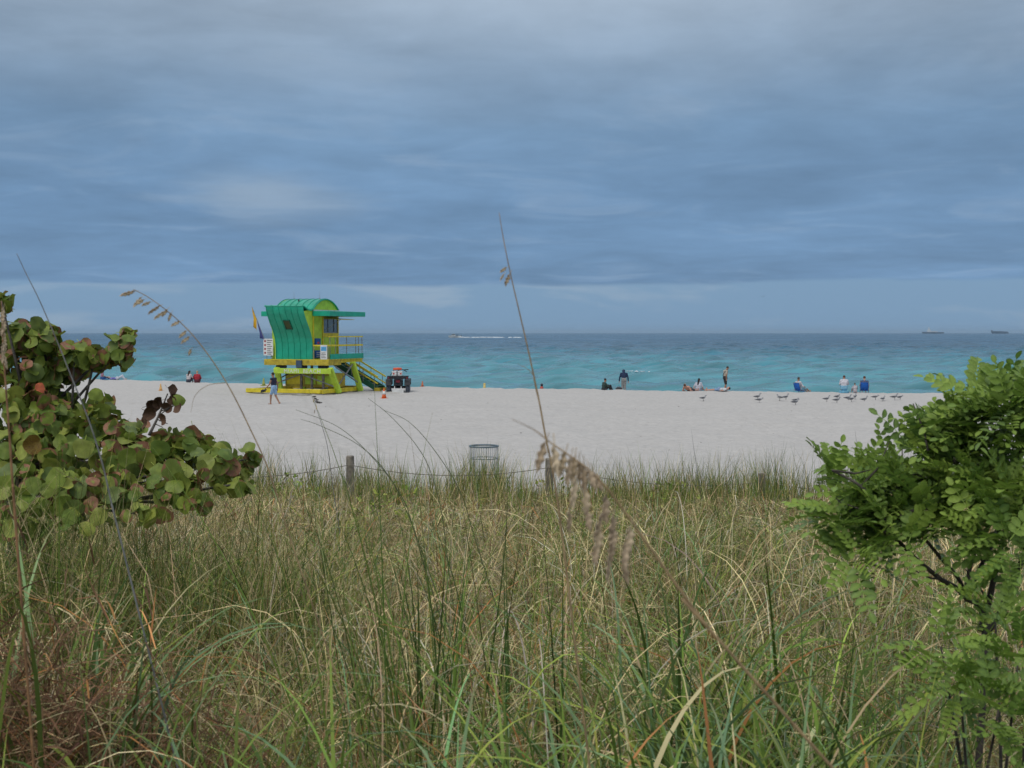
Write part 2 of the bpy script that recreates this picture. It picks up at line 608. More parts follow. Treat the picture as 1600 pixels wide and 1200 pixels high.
bp = N(nt, 'ShaderNodeBump', {'Height': nc.outputs[0], 'Strength': .6, 'Distance': .08})
bp2 = N(nt, 'ShaderNodeBump', {'Height': nd.outputs[0], 'Strength': .6, 'Distance': .7, 'Normal': bp.outputs[0]})
nt.links.new(bp2.outputs[0], b.inputs['Normal'])
# ruffled water far out, with smoother and rougher streaks
mp5 = N(nt, 'ShaderNodeMapping', {'Vector': pos, 'Scale': (.02, .0065, 0)})
ne_ = N(nt, 'ShaderNodeTexNoise', {'Vector': mp5.outputs[0], 'Scale': 1.0, 'Detail': 6, 'Roughness': .65})
rd = N(nt, 'ShaderNodeMapRange', {0: sp.outputs[1], 1: 250.0, 2: 1000.0, 3: .11, 4: .30})
rs = N(nt, 'ShaderNodeMapRange', {0: ne_.outputs[0], 1: .35, 2: .65, 3: .65, 4: 1.5})
rm = N(nt, 'ShaderNodeMath', {0: rd.outputs[0], 1: rs.outputs[0]}, operation='MULTIPLY')
nt.links.new(rm.outputs[0], b.inputs['Roughness'])
me = np_mesh('sea', np.stack([X, Y, Z], -1).reshape(-1, 3), quads, wm)
o = bpy.data.objects.new('sea', me)
COL.objects.link(o)
tag(o, kind='structure')

# ------------------------------------------------------------------ dune grass
def attr_leaf_material(name, rough=.65, transl=.22, spec=.10):
    m = bpy.data.materials.new(name)
    m.use_nodes = True
    nt = m.node_tree
    b = nt.nodes['Principled BSDF']
    a = nt.nodes.new('ShaderNodeAttribute')
    a.attribute_name = 'Col'
    nt.links.new(a.outputs['Color'], b.inputs['Base Color'])
    b.inputs['Roughness'].default_value = rough
    b.inputs['Specular IOR Level'].default_value = spec
    tr = nt.nodes.new('ShaderNodeBsdfTranslucent')
    nt.links.new(a.outputs['Color'], tr.inputs[0])
    ms = nt.nodes.new('ShaderNodeMixShader')
    ms.inputs[0].default_value = transl
    nt.links.new(b.outputs[0], ms.inputs[1])
    nt.links.new(tr.outputs[0], ms.inputs[2])
    nt.links.new(ms.outputs[0], nt.nodes['Material Output'].inputs[0])
    return m


GRASS = attr_leaf_material('grass_blades')

PAL = {
    'green': (.150, .220, .046), 'olive': (.250, .240, .070), 'blue': (.180, .280, .130), 'deep': (.060, .105, .026),
    'straw': (.660, .545, .300), 'tan': (.470, .365, .200), 'rust': (.400, .180, .068), 'grey': (.480, .430, .330),
    'brown': (.175, .100, .055), 'lime': (.280, .340, .070)}


def blades(root, az, L, tilt, bend, width, K, col, power=1.4, twist=None, tipdry=None):
    """root (n,3); arching tapered strips, K segments"""
    n = len(root)
    S = np.linspace(0, 1, K + 1)
    th = tilt[:, None] + bend[:, None] * S[None, :] ** power
    seg = (L / K)[:, None]
    thm = (th[:, 1:] + th[:, :-1]) / 2
    hr = np.concatenate([np.zeros((n, 1)), np.cumsum(np.sin(thm) * seg, 1)], 1)
    hz = np.concatenate([np.zeros((n, 1)), np.cumsum(np.cos(thm) * seg, 1)], 1)
    wob = RNG.normal(0, .10, (n, 1)) * S[None, :] ** 1.5 * L[:, None]
    ca, sa = np.cos(az)[:, None], np.sin(az)[:, None]
    cx = root[:, 0:1] + hr * ca - wob * sa
    cy = root[:, 1:2] + hr * sa + wob * ca
    cz = root[:, 2:3] + hz
    tw = (az + math.pi / 2 + (twist if twist is not None else RNG.normal(0, .6, n)))
    w = width[:, None] * np.clip(np.minimum(.75 + S * 1.2, (1 - S) * 1.7 + .06), 0, 1)[None, :] / 2
    # blade cross direction turns a little out of the horizontal
    tx, ty, tz = np.cos(tw)[:, None], np.sin(tw)[:, None], RNG.normal(0, .35, (n, 1))
    A = np.stack([cx - tx * w, cy - ty * w, cz - tz * w], -1)
    Bv = np.stack([cx + tx * w, cy + ty * w, cz + tz * w], -1)
    V = np.stack([A, Bv], 2).reshape(n, (K + 1) * 2, 3)
    base = (np.arange(n) * (K + 1) * 2)[:, None, None]
    q = np.array([[2 * k, 2 * k + 1, 2 * k + 3, 2 * k + 2] for k in range(K)])[None]
    Q = (base + q).reshape(-1, 4)
    C = np.repeat(col[:, None, :], (K + 1), 1)
    if tipdry is not None:                      # withered tips
        f = np.clip((S[None, :] - (1 - tipdry[:, None])) * 5, 0, 1)[..., None]
        C = C * (1 - f) + np.array([.30, .22, .11])[None, None] * f
    C = np.repeat(C, 2, 1)
    C = np.concatenate([C, np.ones((*C.shape[:2], 1))], -1)
    return V.reshape(-1, 3), Q, C.reshape(-1, 4)


def merge(parts):
    vs, qs, cs, o = [], [], [], 0
    for v, q, c in parts:
        vs.append(v)
        qs.append(q + o)
        cs.append(c)
        o += len(v)
    return np.concatenate(vs), np.concatenate(qs), np.concatenate(cs)


def pick(n, weights, jitter=.22, green=None, dark=1.06):
    jitter = jitter * 1.3
    names = list(weights)
    p = np.array([weights[k] for k in names], float)
    if green is None:
        i = RNG.choice(len(names), n, p=p / p.sum())
    else:
        dry = np.array([k in ('straw', 'tan', 'rust', 'grey', 'brown') for k in names])
        pp = p[None] * np.where(dry[None], 2 * (1 - green[:, None]), 2 * green[:, None])
        pp /= pp.sum(1, keepdims=True)
        i = (RNG.random((n, 1)) > np.cumsum(pp, 1)).sum(1).clip(0, len(names) - 1)
    c = np.array([PAL[k] for k in names])[i]
    c = dark * c * np.exp(RNG.normal(0, jitter, (n, 1))) * np.exp(RNG.normal(0, .05, (n, 3)))
    return c


def scatter(y0, y1, dens, margin):
    area = .44 * (y1 ** 2 - y0 ** 2) + 2 * margin * (y1 - y0)
    n = int(area * dens)
    y = np.sqrt(RNG.random(n) * (y1 ** 2 - y0 ** 2) + y0 ** 2)
    x = (RNG.random(n) * 2 - 1) * (.44 * y + margin)
    return x, y


parts = []
# tufts: blades gather round shared bases so that the mat has clumps and hollows
for (y0, y1, dens, K, wmul, Lm, margin) in ((1.6, 6.2, 1500, 7, 1.0, 1.0, 1.6), (6.2, 13, 900, 4, 1.5, .95, 1.6), (13, 27.5, 300, 3, 2.5, .85, 2.0)):
    x, y = scatter(y0, y1, dens, margin)
    n = len(x)
    tuft = RNG.random(n) < .75
    s = .34 if y0 < 6 else .5
    rx, ry = np.round(x / s) * s, np.round(y / s) * s
    jx, jy = vnoise(rx * 31, ry * 17, 1, 21) - .5, vnoise(rx * 13, ry * 37, 1, 22) - .5
    tx, ty = rx + jx * s * 1.3, ry + jy * s * 1.3
    x = np.where(tuft, tx + RNG.normal(0, .085, n), x)
    y = np.where(tuft, ty + RNG.normal(0, .085, n), y)
    edge = 25.0 + (vnoise(x, np.zeros(n), 1.7, 30) - .5) * 2.4 + (vnoise(x, np.zeros(n), .5, 31) - .5) * 1.2
    keep = (y < edge) | ((RNG.random(n) < .10) & (y < edge + 1.6))
    keep &= RNG.random(n) < .45 + 1.1 * vnoise(x, y, 1.1, 32)
    x, y, tuft, tx, ty = x[keep], y[keep], tuft[keep], tx[keep], ty[keep]
    n = len(x)
    z = gz(x, y)
    az = np.where(tuft & (RNG.random(n) < .7), np.arctan2(y - ty, x - tx) + RNG.normal(0, .5, n), RNG.random(n) * 6.283)
    hgt = (.55 + .7 * vnoise(x, y, 1.6, 33)) * Lm
    L = hgt * RNG.uniform(.40, 1.0, n) * .95
    up = RNG.random(n) < np.where(y > 21, .4, .06)
    tilt = np.abs(RNG.normal(.36, .34, n))
    bend = np.where(up, RNG.uniform(.0, .8, n), RNG.uniform(1.5, 3.7, n))
    tilt = np.where(up, tilt * .4, tilt)
    L = np.where(up & (y < 20), L * 1.1, L)
    wd = RNG.uniform(.0022, .0050, n) * wmul
    g = np.clip(.20 + .64 * (vnoise(x, y, 2.3, 34) * .6 + vnoise(x, y, .8, 35) * .4) + .10 * (y > 20), .05, .95)
    c = pick(n, {'green': 3.0, 'olive': 3.0, 'deep': 1.6, 'blue': .7, 'lime': .5, 'straw': 2.4, 'tan': 2.4, 'rust': .5, 'grey': 1.2, 'brown': 1.3}, .30, g)
    td = np.where(RNG.random(n) < .5, RNG.uniform(0, .5, n), 0)
    parts.append(blades(np.stack([x, y, z - .02], -1), az, L, tilt, bend, wd, K, c, tipdry=td))
# short dead thatch lying under the living blades
x, y = scatter(2.0, 26, 150, 1.5)
x, y = x[y < 25.2], y[y < 25.2]
n = len(x)
parts.append(blades(np.stack([x, y, gz(x, y) + RNG.uniform(0, .12, n)], -1), RNG.random(n) * 6.283, RNG.uniform(.15, .4, n), RNG.uniform(.8, 1.5, n),
                    RNG.uniform(-.3, .6, n), RNG.uniform(.004, .008, n) * np.interp(y, [3, 25], [.8, 2]), 2, pick(n, {'straw': 1, 'tan': 2, 'brown': 2, 'grey': 1}, .3)))
# long arching withered blades over the near mat
x, y = scatter(3.0, 9.5, 62, 1.2)
n = len(x)
parts.append(blades(np.stack([x, y, gz(x, y)], -1), RNG.random(n) * 6.283, RNG.uniform(.75, 1.25, n), np.abs(RNG.normal(.15, .15, n)), RNG.uniform(1.7, 3.2, n),
                    RNG.uniform(.0030, .0060, n), 9, pick(n, {'straw': 3, 'tan': 2, 'grey': .8, 'green': 1.6, 'blue': 1.2, 'rust': .35}, .2), power=2.0))
# upright wisps along the far edge of the dune, against the sand
k = 85
cx_, cy_ = RNG.uniform(-11, 11, k), RNG.uniform(20.5, 25.3, k)
ex_, ey_ = RNG.uniform(-11, 11, 130), RNG.uniform(19.5, 24.0, 130)
cx_ = np.concatenate([cx_, RNG.normal(-.55, .22, 16), RNG.uniform(3, 6.2, 22), ex_, RNG.uniform(-3.9, -1.0, 220)])
cy_ = np.concatenate([cy_, RNG.normal(24.6, .4, 16), RNG.uniform(21.5, 24.5, 22), ey_, RNG.uniform(5.3, 7.0, 220)])
k = len(cx_)
hh_ = RNG.uniform(.6, 1.1, k)
hh_[85:101] = RNG.uniform(.8, 1.15, 16)
hh_[-220:] = RNG.uniform(.75, 1.18, 220)
x = (cx_[:, None] + RNG.normal(0, .16, (k, 34))).ravel()
y = (cy_[:, None] + RNG.normal(0, .16, (k, 34))).ravel()
n = len(x)
parts.append(blades(np.stack([x, y, gz(x, y)], -1), RNG.random(n) * 6.283, np.repeat(hh_, 34) * RNG.uniform(.6, 1.25, n), np.abs(RNG.normal(.08, .14, n)), np.where(y < 10, RNG.uniform(0, 2.6, n), RNG.uniform(0, .9, n)),
                    RNG.uniform(.006, .011, n) * np.where(y < 10, .5, 1), 4, pick(n, {'green': 2, 'deep': 2, 'olive': 2, 'tan': 1, 'straw': .5}, .22), power=1.6))
V, Q, C = merge(parts)
o = bpy.data.objects.new('dune_grass', np_mesh('dune_grass', V, Q, GRASS, C))
COL.objects.link(o)
tag(o, 'tangled green and straw coloured dune grass covering the foreground', 'grass', kind='stuff')
print('grass quads', len(Q))

# low creeping green patches within the grass
parts = []
for (px, py, Y, rr, n) in ((860, 745, 22.5, .55, 500), (1045, 765, 21, .45, 500), (470, 760, 21.5, .5, 350), (455, 738, 23.5, .3, 250), (620, 800, 15, .5, 300)):
    c = at(px, py, Y)
    x, y = RNG.normal(c.x, rr, n), RNG.normal(Y, rr, n)
    z = gz(x, y) + RNG.uniform(.1, .62, n) * np.exp(-((x - c.x) ** 2 + (y - Y) ** 2) / (2 * rr * rr))
    parts.append(blades(np.stack([x, y, z], -1), RNG.random(n) * 6.283, RNG.uniform(.05, .10, n), RNG.uniform(.3, 1.4, n), RNG.uniform(0, 1, n),
                        RNG.uniform(.03, .05, n), 2, pick(n, {'green': 2, 'lime': 2}, .2)))
V, Q, C = merge(parts)
o = bpy.data.objects.new('creeping_beach_plants', np_mesh('creeping_beach_plants', V, Q, GRASS, C))
COL.objects.link(o)
tag(o, 'low bright green creeping leaves growing through the dune grass', 'ground cover', kind='stuff')

# matted dead brown vegetation, low in the left corner
n = 9000
x = RNG.normal(-1.35, .42, n)
y = RNG.normal(3.35, .40, n)
z = gz(x, y) + np.abs(RNG.normal(0, .20, n)) + .42 * np.exp(-((x + 1.4) ** 2 + (y - 3.3) ** 2) / .35)
V, Q, C = blades(np.stack([x, y, z], -1), RNG.random(n) * 6.283, RNG.uniform(.05, .22, n), RNG.uniform(.6, 2.2, n), RNG.uniform(-1, 1.5, n),
                 RNG.uniform(.002, .006, n), 3, pick(n, {'brown': 5, 'rust': .3, 'tan': .5}, .3))
o = bpy.data.objects.new('dead_vine_mat', np_mesh('dead_vine_mat', V, Q, GRASS, C))
COL.objects.link(o)
tag(o, 'matted reddish brown dead vines under the grass', 'dead plants', kind='stuff')


# broad-bladed sea oat plants standing out of the grass
def clump(px, py, Y, n, Lr, kinds, lean=0, spread=.10, bendr=(.3, 2.2), wr=(.006, .011), label=None, group=None, name='grass_clump'):
    """px,py: photograph position of the clump's middle at depth Y; rooted on the ground below it"""
    c = at(px, py, Y)
    x = RNG.normal(0, spread, n)
    y = RNG.normal(0, spread, n)
    g0 = ground_at(c.x, Y)
    az = np.arctan2(y, x) + RNG.normal(0, .7, n)
    L = RNG.uniform(*Lr, n)
    bend = RNG.uniform(*bendr, n)
    tilt = np.abs(RNG.normal(.12, .12, n))
    if lean:
        az = np.where(RNG.random(n) < .7, (math.pi if lean < 0 else 0) + RNG.normal(0, .6, n), az)
    col = pick(n, kinds, .2)
    V, Q, C = blades(np.stack([x, y, gz(c.x + x, Y + y) - g0 - .02], -1), az, L, tilt, bend, RNG.uniform(*wr, n), 12, col, 1.9,
                     twist=RNG.normal(0, .35, n), tipdry=np.where(RNG.random(n) < .6, RNG.uniform(0, .3, n), 0))
    o = bpy.data.objects.new(name, np_mesh(name, V, Q, GRASS, C))
    COL.objects.link(o)
    o.location = (c.x, Y, g0)
    return tag(o, label, 'grass', group)


BG = {'green': 2.4, 'blue': 1.8, 'deep': 1, 'lime': .8, 'straw': .6, 'rust': .12}
GG = {'green': 3, 'deep': 3, 'olive': .6}
LB = 'broad blue-green grass blades arching out of the near dune grass'
GB = 'broad grass clumps in the near dune grass'
LD = 'upright dark green grass blades standing in the near dune grass'
GD = 'dark upright grass clumps in the near dune grass'
for a in ((980, 1180, 2.5, 46, (.7, 1.05)), (1180, 1180, 2.5, 50, (.7, 1.05)), (1380, 1190, 2.45, 46, (.65, 1.0)), (640, 1190, 2.5, 40, (.65, 1.0)), (60, 1190, 2.5, 40, (.65, 1.0)), (420, 1190, 2.45, 36, (.6, .95)), (1060, 960, 4.2, 46, (.8, 1.2)), (1180, 940, 4.4, 46, (.8, 1.15)),
          (40, 1000, 3.3, 42, (.8, 1.25)), (150, 980, 3.6, 34, (.8, 1.2)), (1010, 1050, 3.3, 40, (.7, 1.15)), (1120, 1090, 3.0, 40, (.6, 1.05)),
          (1230, 1060, 3.3, 42, (.7, 1.15)), (1330, 1080, 3.1, 40, (.6, 1.1)), (900, 1150, 2.9, 34, (.6, 1.0)), (330, 1180, 2.9, 34, (.55, .9)),
          (520, 1180, 2.9, 30, (.5, .9)), (1480, 1190, 2.7, 36, (.5, .9)), (1560, 1150, 3.1, 30, (.6, 1.0)), (1420, 1120, 3.6, 26, (.6, 1.0)), (200, 1200, 2.6, 26, (.5, .85)), (760, 1190, 2.8, 26, (.5, .85))):
    clump(a[0], a[1], a[2], int(a[3] * 1.8), (a[4][0], a[4][1] * 1.12), BG, spread=.13, bendr=(1.1, 3.3), label=LB, group=GB, name='sea_oat_clump', wr=(.0065, .0145))
for a in ((600, 960, 4.0, 26, (1.0, 1.55), -1), (690, 980, 4.0, 30, (.9, 1.35), -1), (740, 940, 4.3, 20, (.9, 1.35), 0), (820, 1000, 4.0, 16, (.8, 1.2), 0), (560, 1080, 3.4, 20, (.7, 1.1), -1),
          (1290, 950, 4.0, 26, (.7, 1.1), 1), (1385, 960, 4.4, 20, (.7, 1.0), 1), (60, 900, 4.2, 26, (.8, 1.2), 0), (690, 1130, 3.0, 22, (.6, 1.0), 0), (960, 900, 5.5, 16, (.7, 1.0), 0)):
    clump(*a[:5], GG, lean=a[5], bendr=(.0, .9), wr=(.004, .008), label=LD, group=GD, name='tall_grass_clump')


# ------------------------------------------------------------------ seeding sea oat stalks
def catmull(pts, n=8):
    pts = [Vector(p) for p in pts]
    P_ = [pts[0] * 2 - pts[1]] + pts + [pts[-1] * 2 - pts[-2]]
    out = []
    for i in range(1, len(P_) - 2):
        for k in range(n):
            t = k / n
            a, b_, c, d = P_[i - 1], P_[i], P_[i + 1], P_[i + 2]
            out.append(.5 * ((2 * b_) + (c - a) * t + (2 * a - 5 * b_ + 4 * c - d) * t * t + (3 * b_ - a - 3 * c + d) * t ** 3))
    out.append(pts[-1])
    return out


STRAW = mat('dry_stalk', (.36, .25, .13), .6, .25, 25)
STRAWG = mat('grey_dry_stalk', (.20, .20, .19), .6, .2, 25)
STRAWR = mat('reddish_stalk', (.30, .16, .075), .6, .25, 25)
SEED = mat('dry_seed_husk', (.66, .52, .34), .65, .28, 60)
DSEED = mat('dark_seed_husk', (.50, .38, .25), .65, .28, 60)


def spikelet_mesh(L, W, seed, m):
    rnd = random.Random(seed)
    mb = MB()
    n = 6                                   # overlapping flat scales either side of an axis
    for k in range(n):
        t = k / (n - .3)
        s = 1 if k % 2 else -1
        z = -L * (.08 + .80 * t)
        w = W * (.55 + .6 * math.sin(math.pi * min(1, t * .8 + .2)))
        l = L * .42
        b0 = Vector((0, 0, z + l * .25))
        b1 = Vector((s * w * .55, .0018 * s, z - l * .25))
        b2 = Vector((s * w * .18, 0, z - l * .85))
        b3 = Vector((-s * w * .12, -.0012 * s, z - l * .3))
        th = Vector((0, .0016, 0))
        mb.add([b0, b1, b2, b3, b1 * .7 + b3 * .3 + th * 1.4, b1 * .7 + b3 * .3 - th * 1.4], [(0, 1, 4), (1, 2, 4), (2, 3, 4), (3, 0, 4), (1, 0, 5), (2, 1, 5), (3, 2, 5), (0, 3, 5)])
    mb.tube([(0, 0, .012), (0, 0, -L * .6)], [.0006, .0008], 4)
    return mb.mesh('spikelet', m)


SPK = [spikelet_mesh(.030 + .003 * k, .0105, k, SEED if k % 2 else DSEED) for k in range(5)]


def stalk(pxs, depths, r0, r1, m, label, spikes=(), scale=1.0, name='sea_oat_stalk', extra=()):
    """pxs: photograph positions tip -> base; depth per point or single; extended to the ground"""
    if not isinstance(depths, (list, tuple)):
        depths = [depths] * len(pxs)
    pts = [at(p[0], p[1], d) for p, d in zip(pxs, depths)]
    # carry the stem on down to the ground
    d = (pts[-1] - pts[-2]).normalized()
    d.z = min(d.z, -.6)
    d.normalize()
    q = pts[-1].copy()
    while q.z > ground_at(q.x, q.y) - .02:
        q = q + d * .03
    pts.append(q)
    base = pts[-1]
    cv = catmull(pts, 6)
    root = empty(name, base, 0, label, 'grass stalk', 'seeding grass stalks in the foreground')
    mb = MB()
    n = len(cv)
    mb.tube([p - base for p in cv], [r1 + (r0 - r1) * (i / (n - 1)) ** .8 for i in range(n)], 5)
    mb.build('stem', m, root, smooth=True)
    for e in extra:
        ep = [at(p[0], p[1], p[2]) - base for p in e]
        mb = MB()
        ep = catmull(ep, 5)
        mb.tube(ep, [.0012 * (1 - .8 * i / len(ep)) for i in range(len(ep))], 4)
        mb.build('leaf', m, root, smooth=True)
    rnd = random.Random(len(pxs) * 7 + int(pxs[0][0]))
    for s in spikes:
        px, py, dd = s[0], s[1], s[2]
        ang = s[3] if len(s) > 3 else 0
        sc = (s[4] if len(s) > 4 else 1) * scale
        p = at(px, py, dd)
        o = bpy.data.objects.new('spikelet', rnd.choice(SPK))
        COL.objects.link(o)
        o.parent = root
        o.location = p - base
        o.rotation_euler = (rnd.uniform(-.25, .25), R(ang), rnd.uniform(-.9, .9))
        o.scale = (sc, sc, sc)
    return root


# B: the near nodding head in the middle
bs = [(853, 690, 1.5, 20, 1.15), (866, 694, 1.5, 0, 1.3), (884, 706, 1.5, 25, 1.1), (893, 712, 1.5, 10, .95), (905, 718, 1.5, -5, .9), (899, 712, 1.51, 12, 1), (920, 730, 1.5, -15, 1.0), (928, 736, 1.5, -22, 1.0), (912, 724, 1.5, 0, 1.0)]
for (x0, y0, y1, k, dx) in ((902, 745, 795, 2, -9), (918, 760, 795, 2, 1), (948, 772, 850, 4, -14), (962, 800, 868, 4, -8), (985, 822, 868, 3, -12)):
    for i in range(k):
        f = i / max(1, k - 1)
        bs.append((x0 + dx * f + random.uniform(-3, 3), y0 + (y1 - y0) * f, 1.5 + random.uniform(-.02, .02), 8 - 6 * f + random.uniform(-8, 8), 1.1 - .15 * f))
SPK_SC = .85
stalk([(858, 690), (890, 712), (925, 738), (958, 775), (985, 812), (1020, 862), (1060, 918), (1110, 985), (1190, 1075)], 1.5, .0022, .0009, STRAW,
      'nodding sea oat seed head, large and brown, bending left over the grass', bs, SPK_SC, extra=[[(858, 690, 1.5), (835, 672, 1.5), (800, 655, 1.5)]])
# A: the tall straight one
stalk([(780, 332), (786, 370), (797, 425), (812, 490), (827, 555), (842, 625), (852, 680), (866, 750), (880, 850), (893, 960)], 2.6, .0026, .0006, STRAW,
      'tallest straight thin stalk with three small seeds near its tip',
      [(792, 418, 2.6, 70, .6), (788, 428, 2.6, 55, .6), (797, 428, 2.6, 25, .85)], extra=[[(836, 590, 2.6), (825, 577, 2.6), (808, 568, 2.6)], [(845, 640, 2.6), (838, 612, 2.6), (833, 590, 2.6)]])
# C: left arching head
cs = [(212, 455, 75), (207, 458, 80), (222, 464, 40), (226, 468, 60), (236, 472, 72), (250, 478, 60), (246, 480, 55), (262, 483, 50), (257, 487, 55), (268, 489, 45), (282, 502, 70), (292, 517, 60), (297, 526, 55), (299, 546, 60)]
stalk([(208, 452), (228, 462), (250, 477), (278, 500), (305, 528), (335, 568), (362, 612), (390, 668), (420, 735), (450, 830), (480, 920)], 3.0, .0019, .0008, STRAW,
      'arching sea oat stalk with small seeds hanging along its bent tip', [(x, y, 3.0, a, .75) for x, y, a in cs], extra=[[(352, 598, 3.0), (325, 602, 3.0), (305, 618, 3.0), (298, 645, 3.0)]])
# D: bare grey stalk on the left
stalk([(26, 396), (42, 430), (62, 470), (90, 535), (112, 590), (138, 655), (160, 725), (175, 790), (190, 850)], 3.2, .0026, .0007, STRAWG,
      'bare grey stalk leaning left in front of the round-leaved shrub')
# E: reddish stalks at the left
es = [(6, 480 + 9 * k, 2.8, 12 - 4 * (k % 3) * 2, .8) for k in range(9)]
stalk([(2, 470), (4, 520), (8, 590), (14, 670), (20, 760), (26, 840)], 2.8, .0034, .0012, STRAWR, 'reddish brown stalk with a narrow upright seed head beside the round-leaved shrub', es)
# slim bare stalks over the sand
stalk([(490, 620), (495, 640), (503, 665), (512, 700), (520, 760), (526, 800)], 12, .0045, .0012, STRAWG, 'short dark stalk rising over the sand behind a fence post', [(491, 622, 12, 20, 1.3), (494, 632, 12, -15, 1.3), (492, 640, 12, 20, 1.2)])
for k, pts in enumerate(([(575, 622), (610, 650), (650, 695), (672, 735), (690, 800), (700, 880)], [(598, 640), (640, 660), (680, 705), (720, 770), (745, 850)],
                         [(470, 655), (500, 665), (560, 695), (605, 740), (640, 810), (668, 900)], [(462, 640), (530, 668), (585, 718), (630, 780), (655, 850)],
                         [(1080, 540 + 130), (1084, 700), (1090, 740)], [(1336, 672), (1338, 690), (1340, 720)])):
    dd = 5.0 if k < 4 else 21
    r = .0022 if k < 4 else .006
    stalk(pts, dd, r, .0007, STRAWG if k >= 4 else mat('green_stem', (.10, .13, .05), .6),
          'slim green grass stem arching left across the pale sand' if k < 4 else 'thin upright twig at the far edge of the dune grass', name='grass_stem')


# ------------------------------------------------------------------ shrubs
def leaf_material(name, greens, brown, rough=.45, brown_amt=.5, nscale=22.0):
    """colour differs from leaf to leaf (object random), dry brown blotches mostly at the rim"""
    m = bpy.data.materials.new(name)
    m.use_nodes = True
    nt = m.node_tree
    b = nt.nodes['Principled BSDF']
    oi = N(nt, 'ShaderNodeObjectInfo')
    at_ = N(nt, 'ShaderNodeAttribute')
    at_.attribute_name = 'Col'          # r: distance from leaf centre, g: per-leaf random, b: vein
    sp = N(nt, 'ShaderNodeSeparateColor', {0: at_.outputs['Color']})
    rnd = N(nt, 'ShaderNodeMath', {0: oi.outputs['Random'], 1: sp.outputs[1]}, operation='ADD')
    fr = N(nt, 'ShaderNodeMath', {0: rnd.outputs[0]}, operation='FRACT')
    rp = N(nt, 'ShaderNodeValToRGB', {0: fr.outputs[0]})
    els = rp.color_ramp.elements
    els[0].position, els[0].color = 0, (*greens[0], 1)
    els[1].position, els[1].color = 1, (*greens[-1], 1)
    for i, c in enumerate(greens[1:-1]):
        e = els.new((i + 1) / (len(greens) - 1))
        e.color = (*c, 1)
    tcn = N(nt, 'ShaderNodeTexCoord')
    off = N(nt, 'ShaderNodeVectorMath', {0: tcn.outputs['Object'], 1: fr.outputs[0]}, operation='ADD')
    nz = N(nt, 'ShaderNodeTexNoise', {'Vector': off.outputs[0], 'Scale': nscale, 'Detail': 4, 'Roughness': .6})
    f5 = N(nt, 'ShaderNodeMath', {0: fr.outputs[0], 1: 7.31}, operation='MULTIPLY')
    f6 = N(nt, 'ShaderNodeMath', {0: f5.outputs[0]}, operation='FRACT')
    f7 = N(nt, 'ShaderNodeMapRange', {0: f6.outputs[0], 1: 0.0, 2: 1.0, 3: -1.0, 4: brown_amt})
    rz_ = N(nt, 'ShaderNodeMath', {0: sp.outputs[0], 1: .55}, operation='MULTIPLY')
    s1 = N(nt, 'ShaderNodeMath', {0: nz.outputs[0], 1: 1.5, 2: rz_.outputs[0]}, operation='MULTIPLY_ADD')
    s2 = N(nt, 'ShaderNodeMath', {0: s1.outputs[0], 1: f7.outputs[0]}, operation='ADD')
    th = N(nt, 'ShaderNodeMapRange', {0: s2.outputs[0], 1: 1.40, 2: 1.52})
    bc = N(nt, 'ShaderNodeMix', {0: nz.outputs[0], 6: (*brown[0], 1), 7: (*brown[1], 1)}, data_type='RGBA')
    mx = N(nt, 'ShaderNodeMix', {0: th.outputs[0], 6: rp.outputs[0], 7: bc.outputs[2]}, data_type='RGBA')
    vn = N(nt, 'ShaderNodeMix', {0: sp.outputs[2], 6: mx.outputs[2], 7: tuple(min(1, 1.7 * c) for c in greens[-1]) + (1,)}, data_type='RGBA')
    var = N(nt, 'ShaderNodeMapRange', {0: nz.outputs[0], 1: .3, 2: .7, 3: .8, 4: 1.15})
    fin = N(nt, 'ShaderNodeMix', {0: 1.0, 6: vn.outputs[2], 7: var.outputs[0]}, data_type='RGBA', blend_type='MULTIPLY')
    nt.links.new(fin.outputs[2], b.inputs['Base Color'])
    b.inputs['Roughness'].default_value = rough
    b.inputs['Specular IOR Level'].default_value = .22
    bpn = N(nt, 'ShaderNodeBump', {'Height': nz.outputs[0], 'Strength': .3, 'Distance': .01})
    nt.links.new(bpn.outputs[0], b.inputs['Normal'])
    tr = N(nt, 'ShaderNodeBsdfTranslucent', {0: fin.outputs[2]})
    ms = N(nt, 'ShaderNodeMixShader', {0: .22, 1: b.outputs[0], 2: tr.outputs[0]})
    nt.links.new(ms.outputs[0], nt.nodes['Material Output'].inputs[0])
    return m


GCOLS = [(.115, .180, .036), (.185, .250, .046), (.260, .325, .056), (.150, .205, .066), (.340, .370, .072), (.235, .285, .054)]
GBR = [(.24, .100, .055), (.40, .205, .125)]
GRAPE = leaf_material('sea_grape_leaf', GCOLS, GBR, .42, .68, 2.6)
GRAPE_IN = leaf_material('sea_grape_inner_leaf', GCOLS, GBR, .42, .55, 22.0)
GRAPE_DEAD = mat('withered_leaf', (.16, .085, .05), .7, .3, 18, bump=.4, col2=(.085, .045, .025))
GRAPE_YEL = mat('yellowed_leaf', (.36, .22, .04), .55, .3, 15, col2=(.22, .11, .03))
GRAPE_RED = mat('orange_red_leaf', (.48, .10, .02), .55, .3, 15, col2=(.25, .05, .02))
BARK = mat('grey_bark', (.13, .115, .10), .85, .3, 18, bump=.5)
DBARK = mat('dark_bark', (.075, .062, .052), .85, .3, 22, bump=.5)


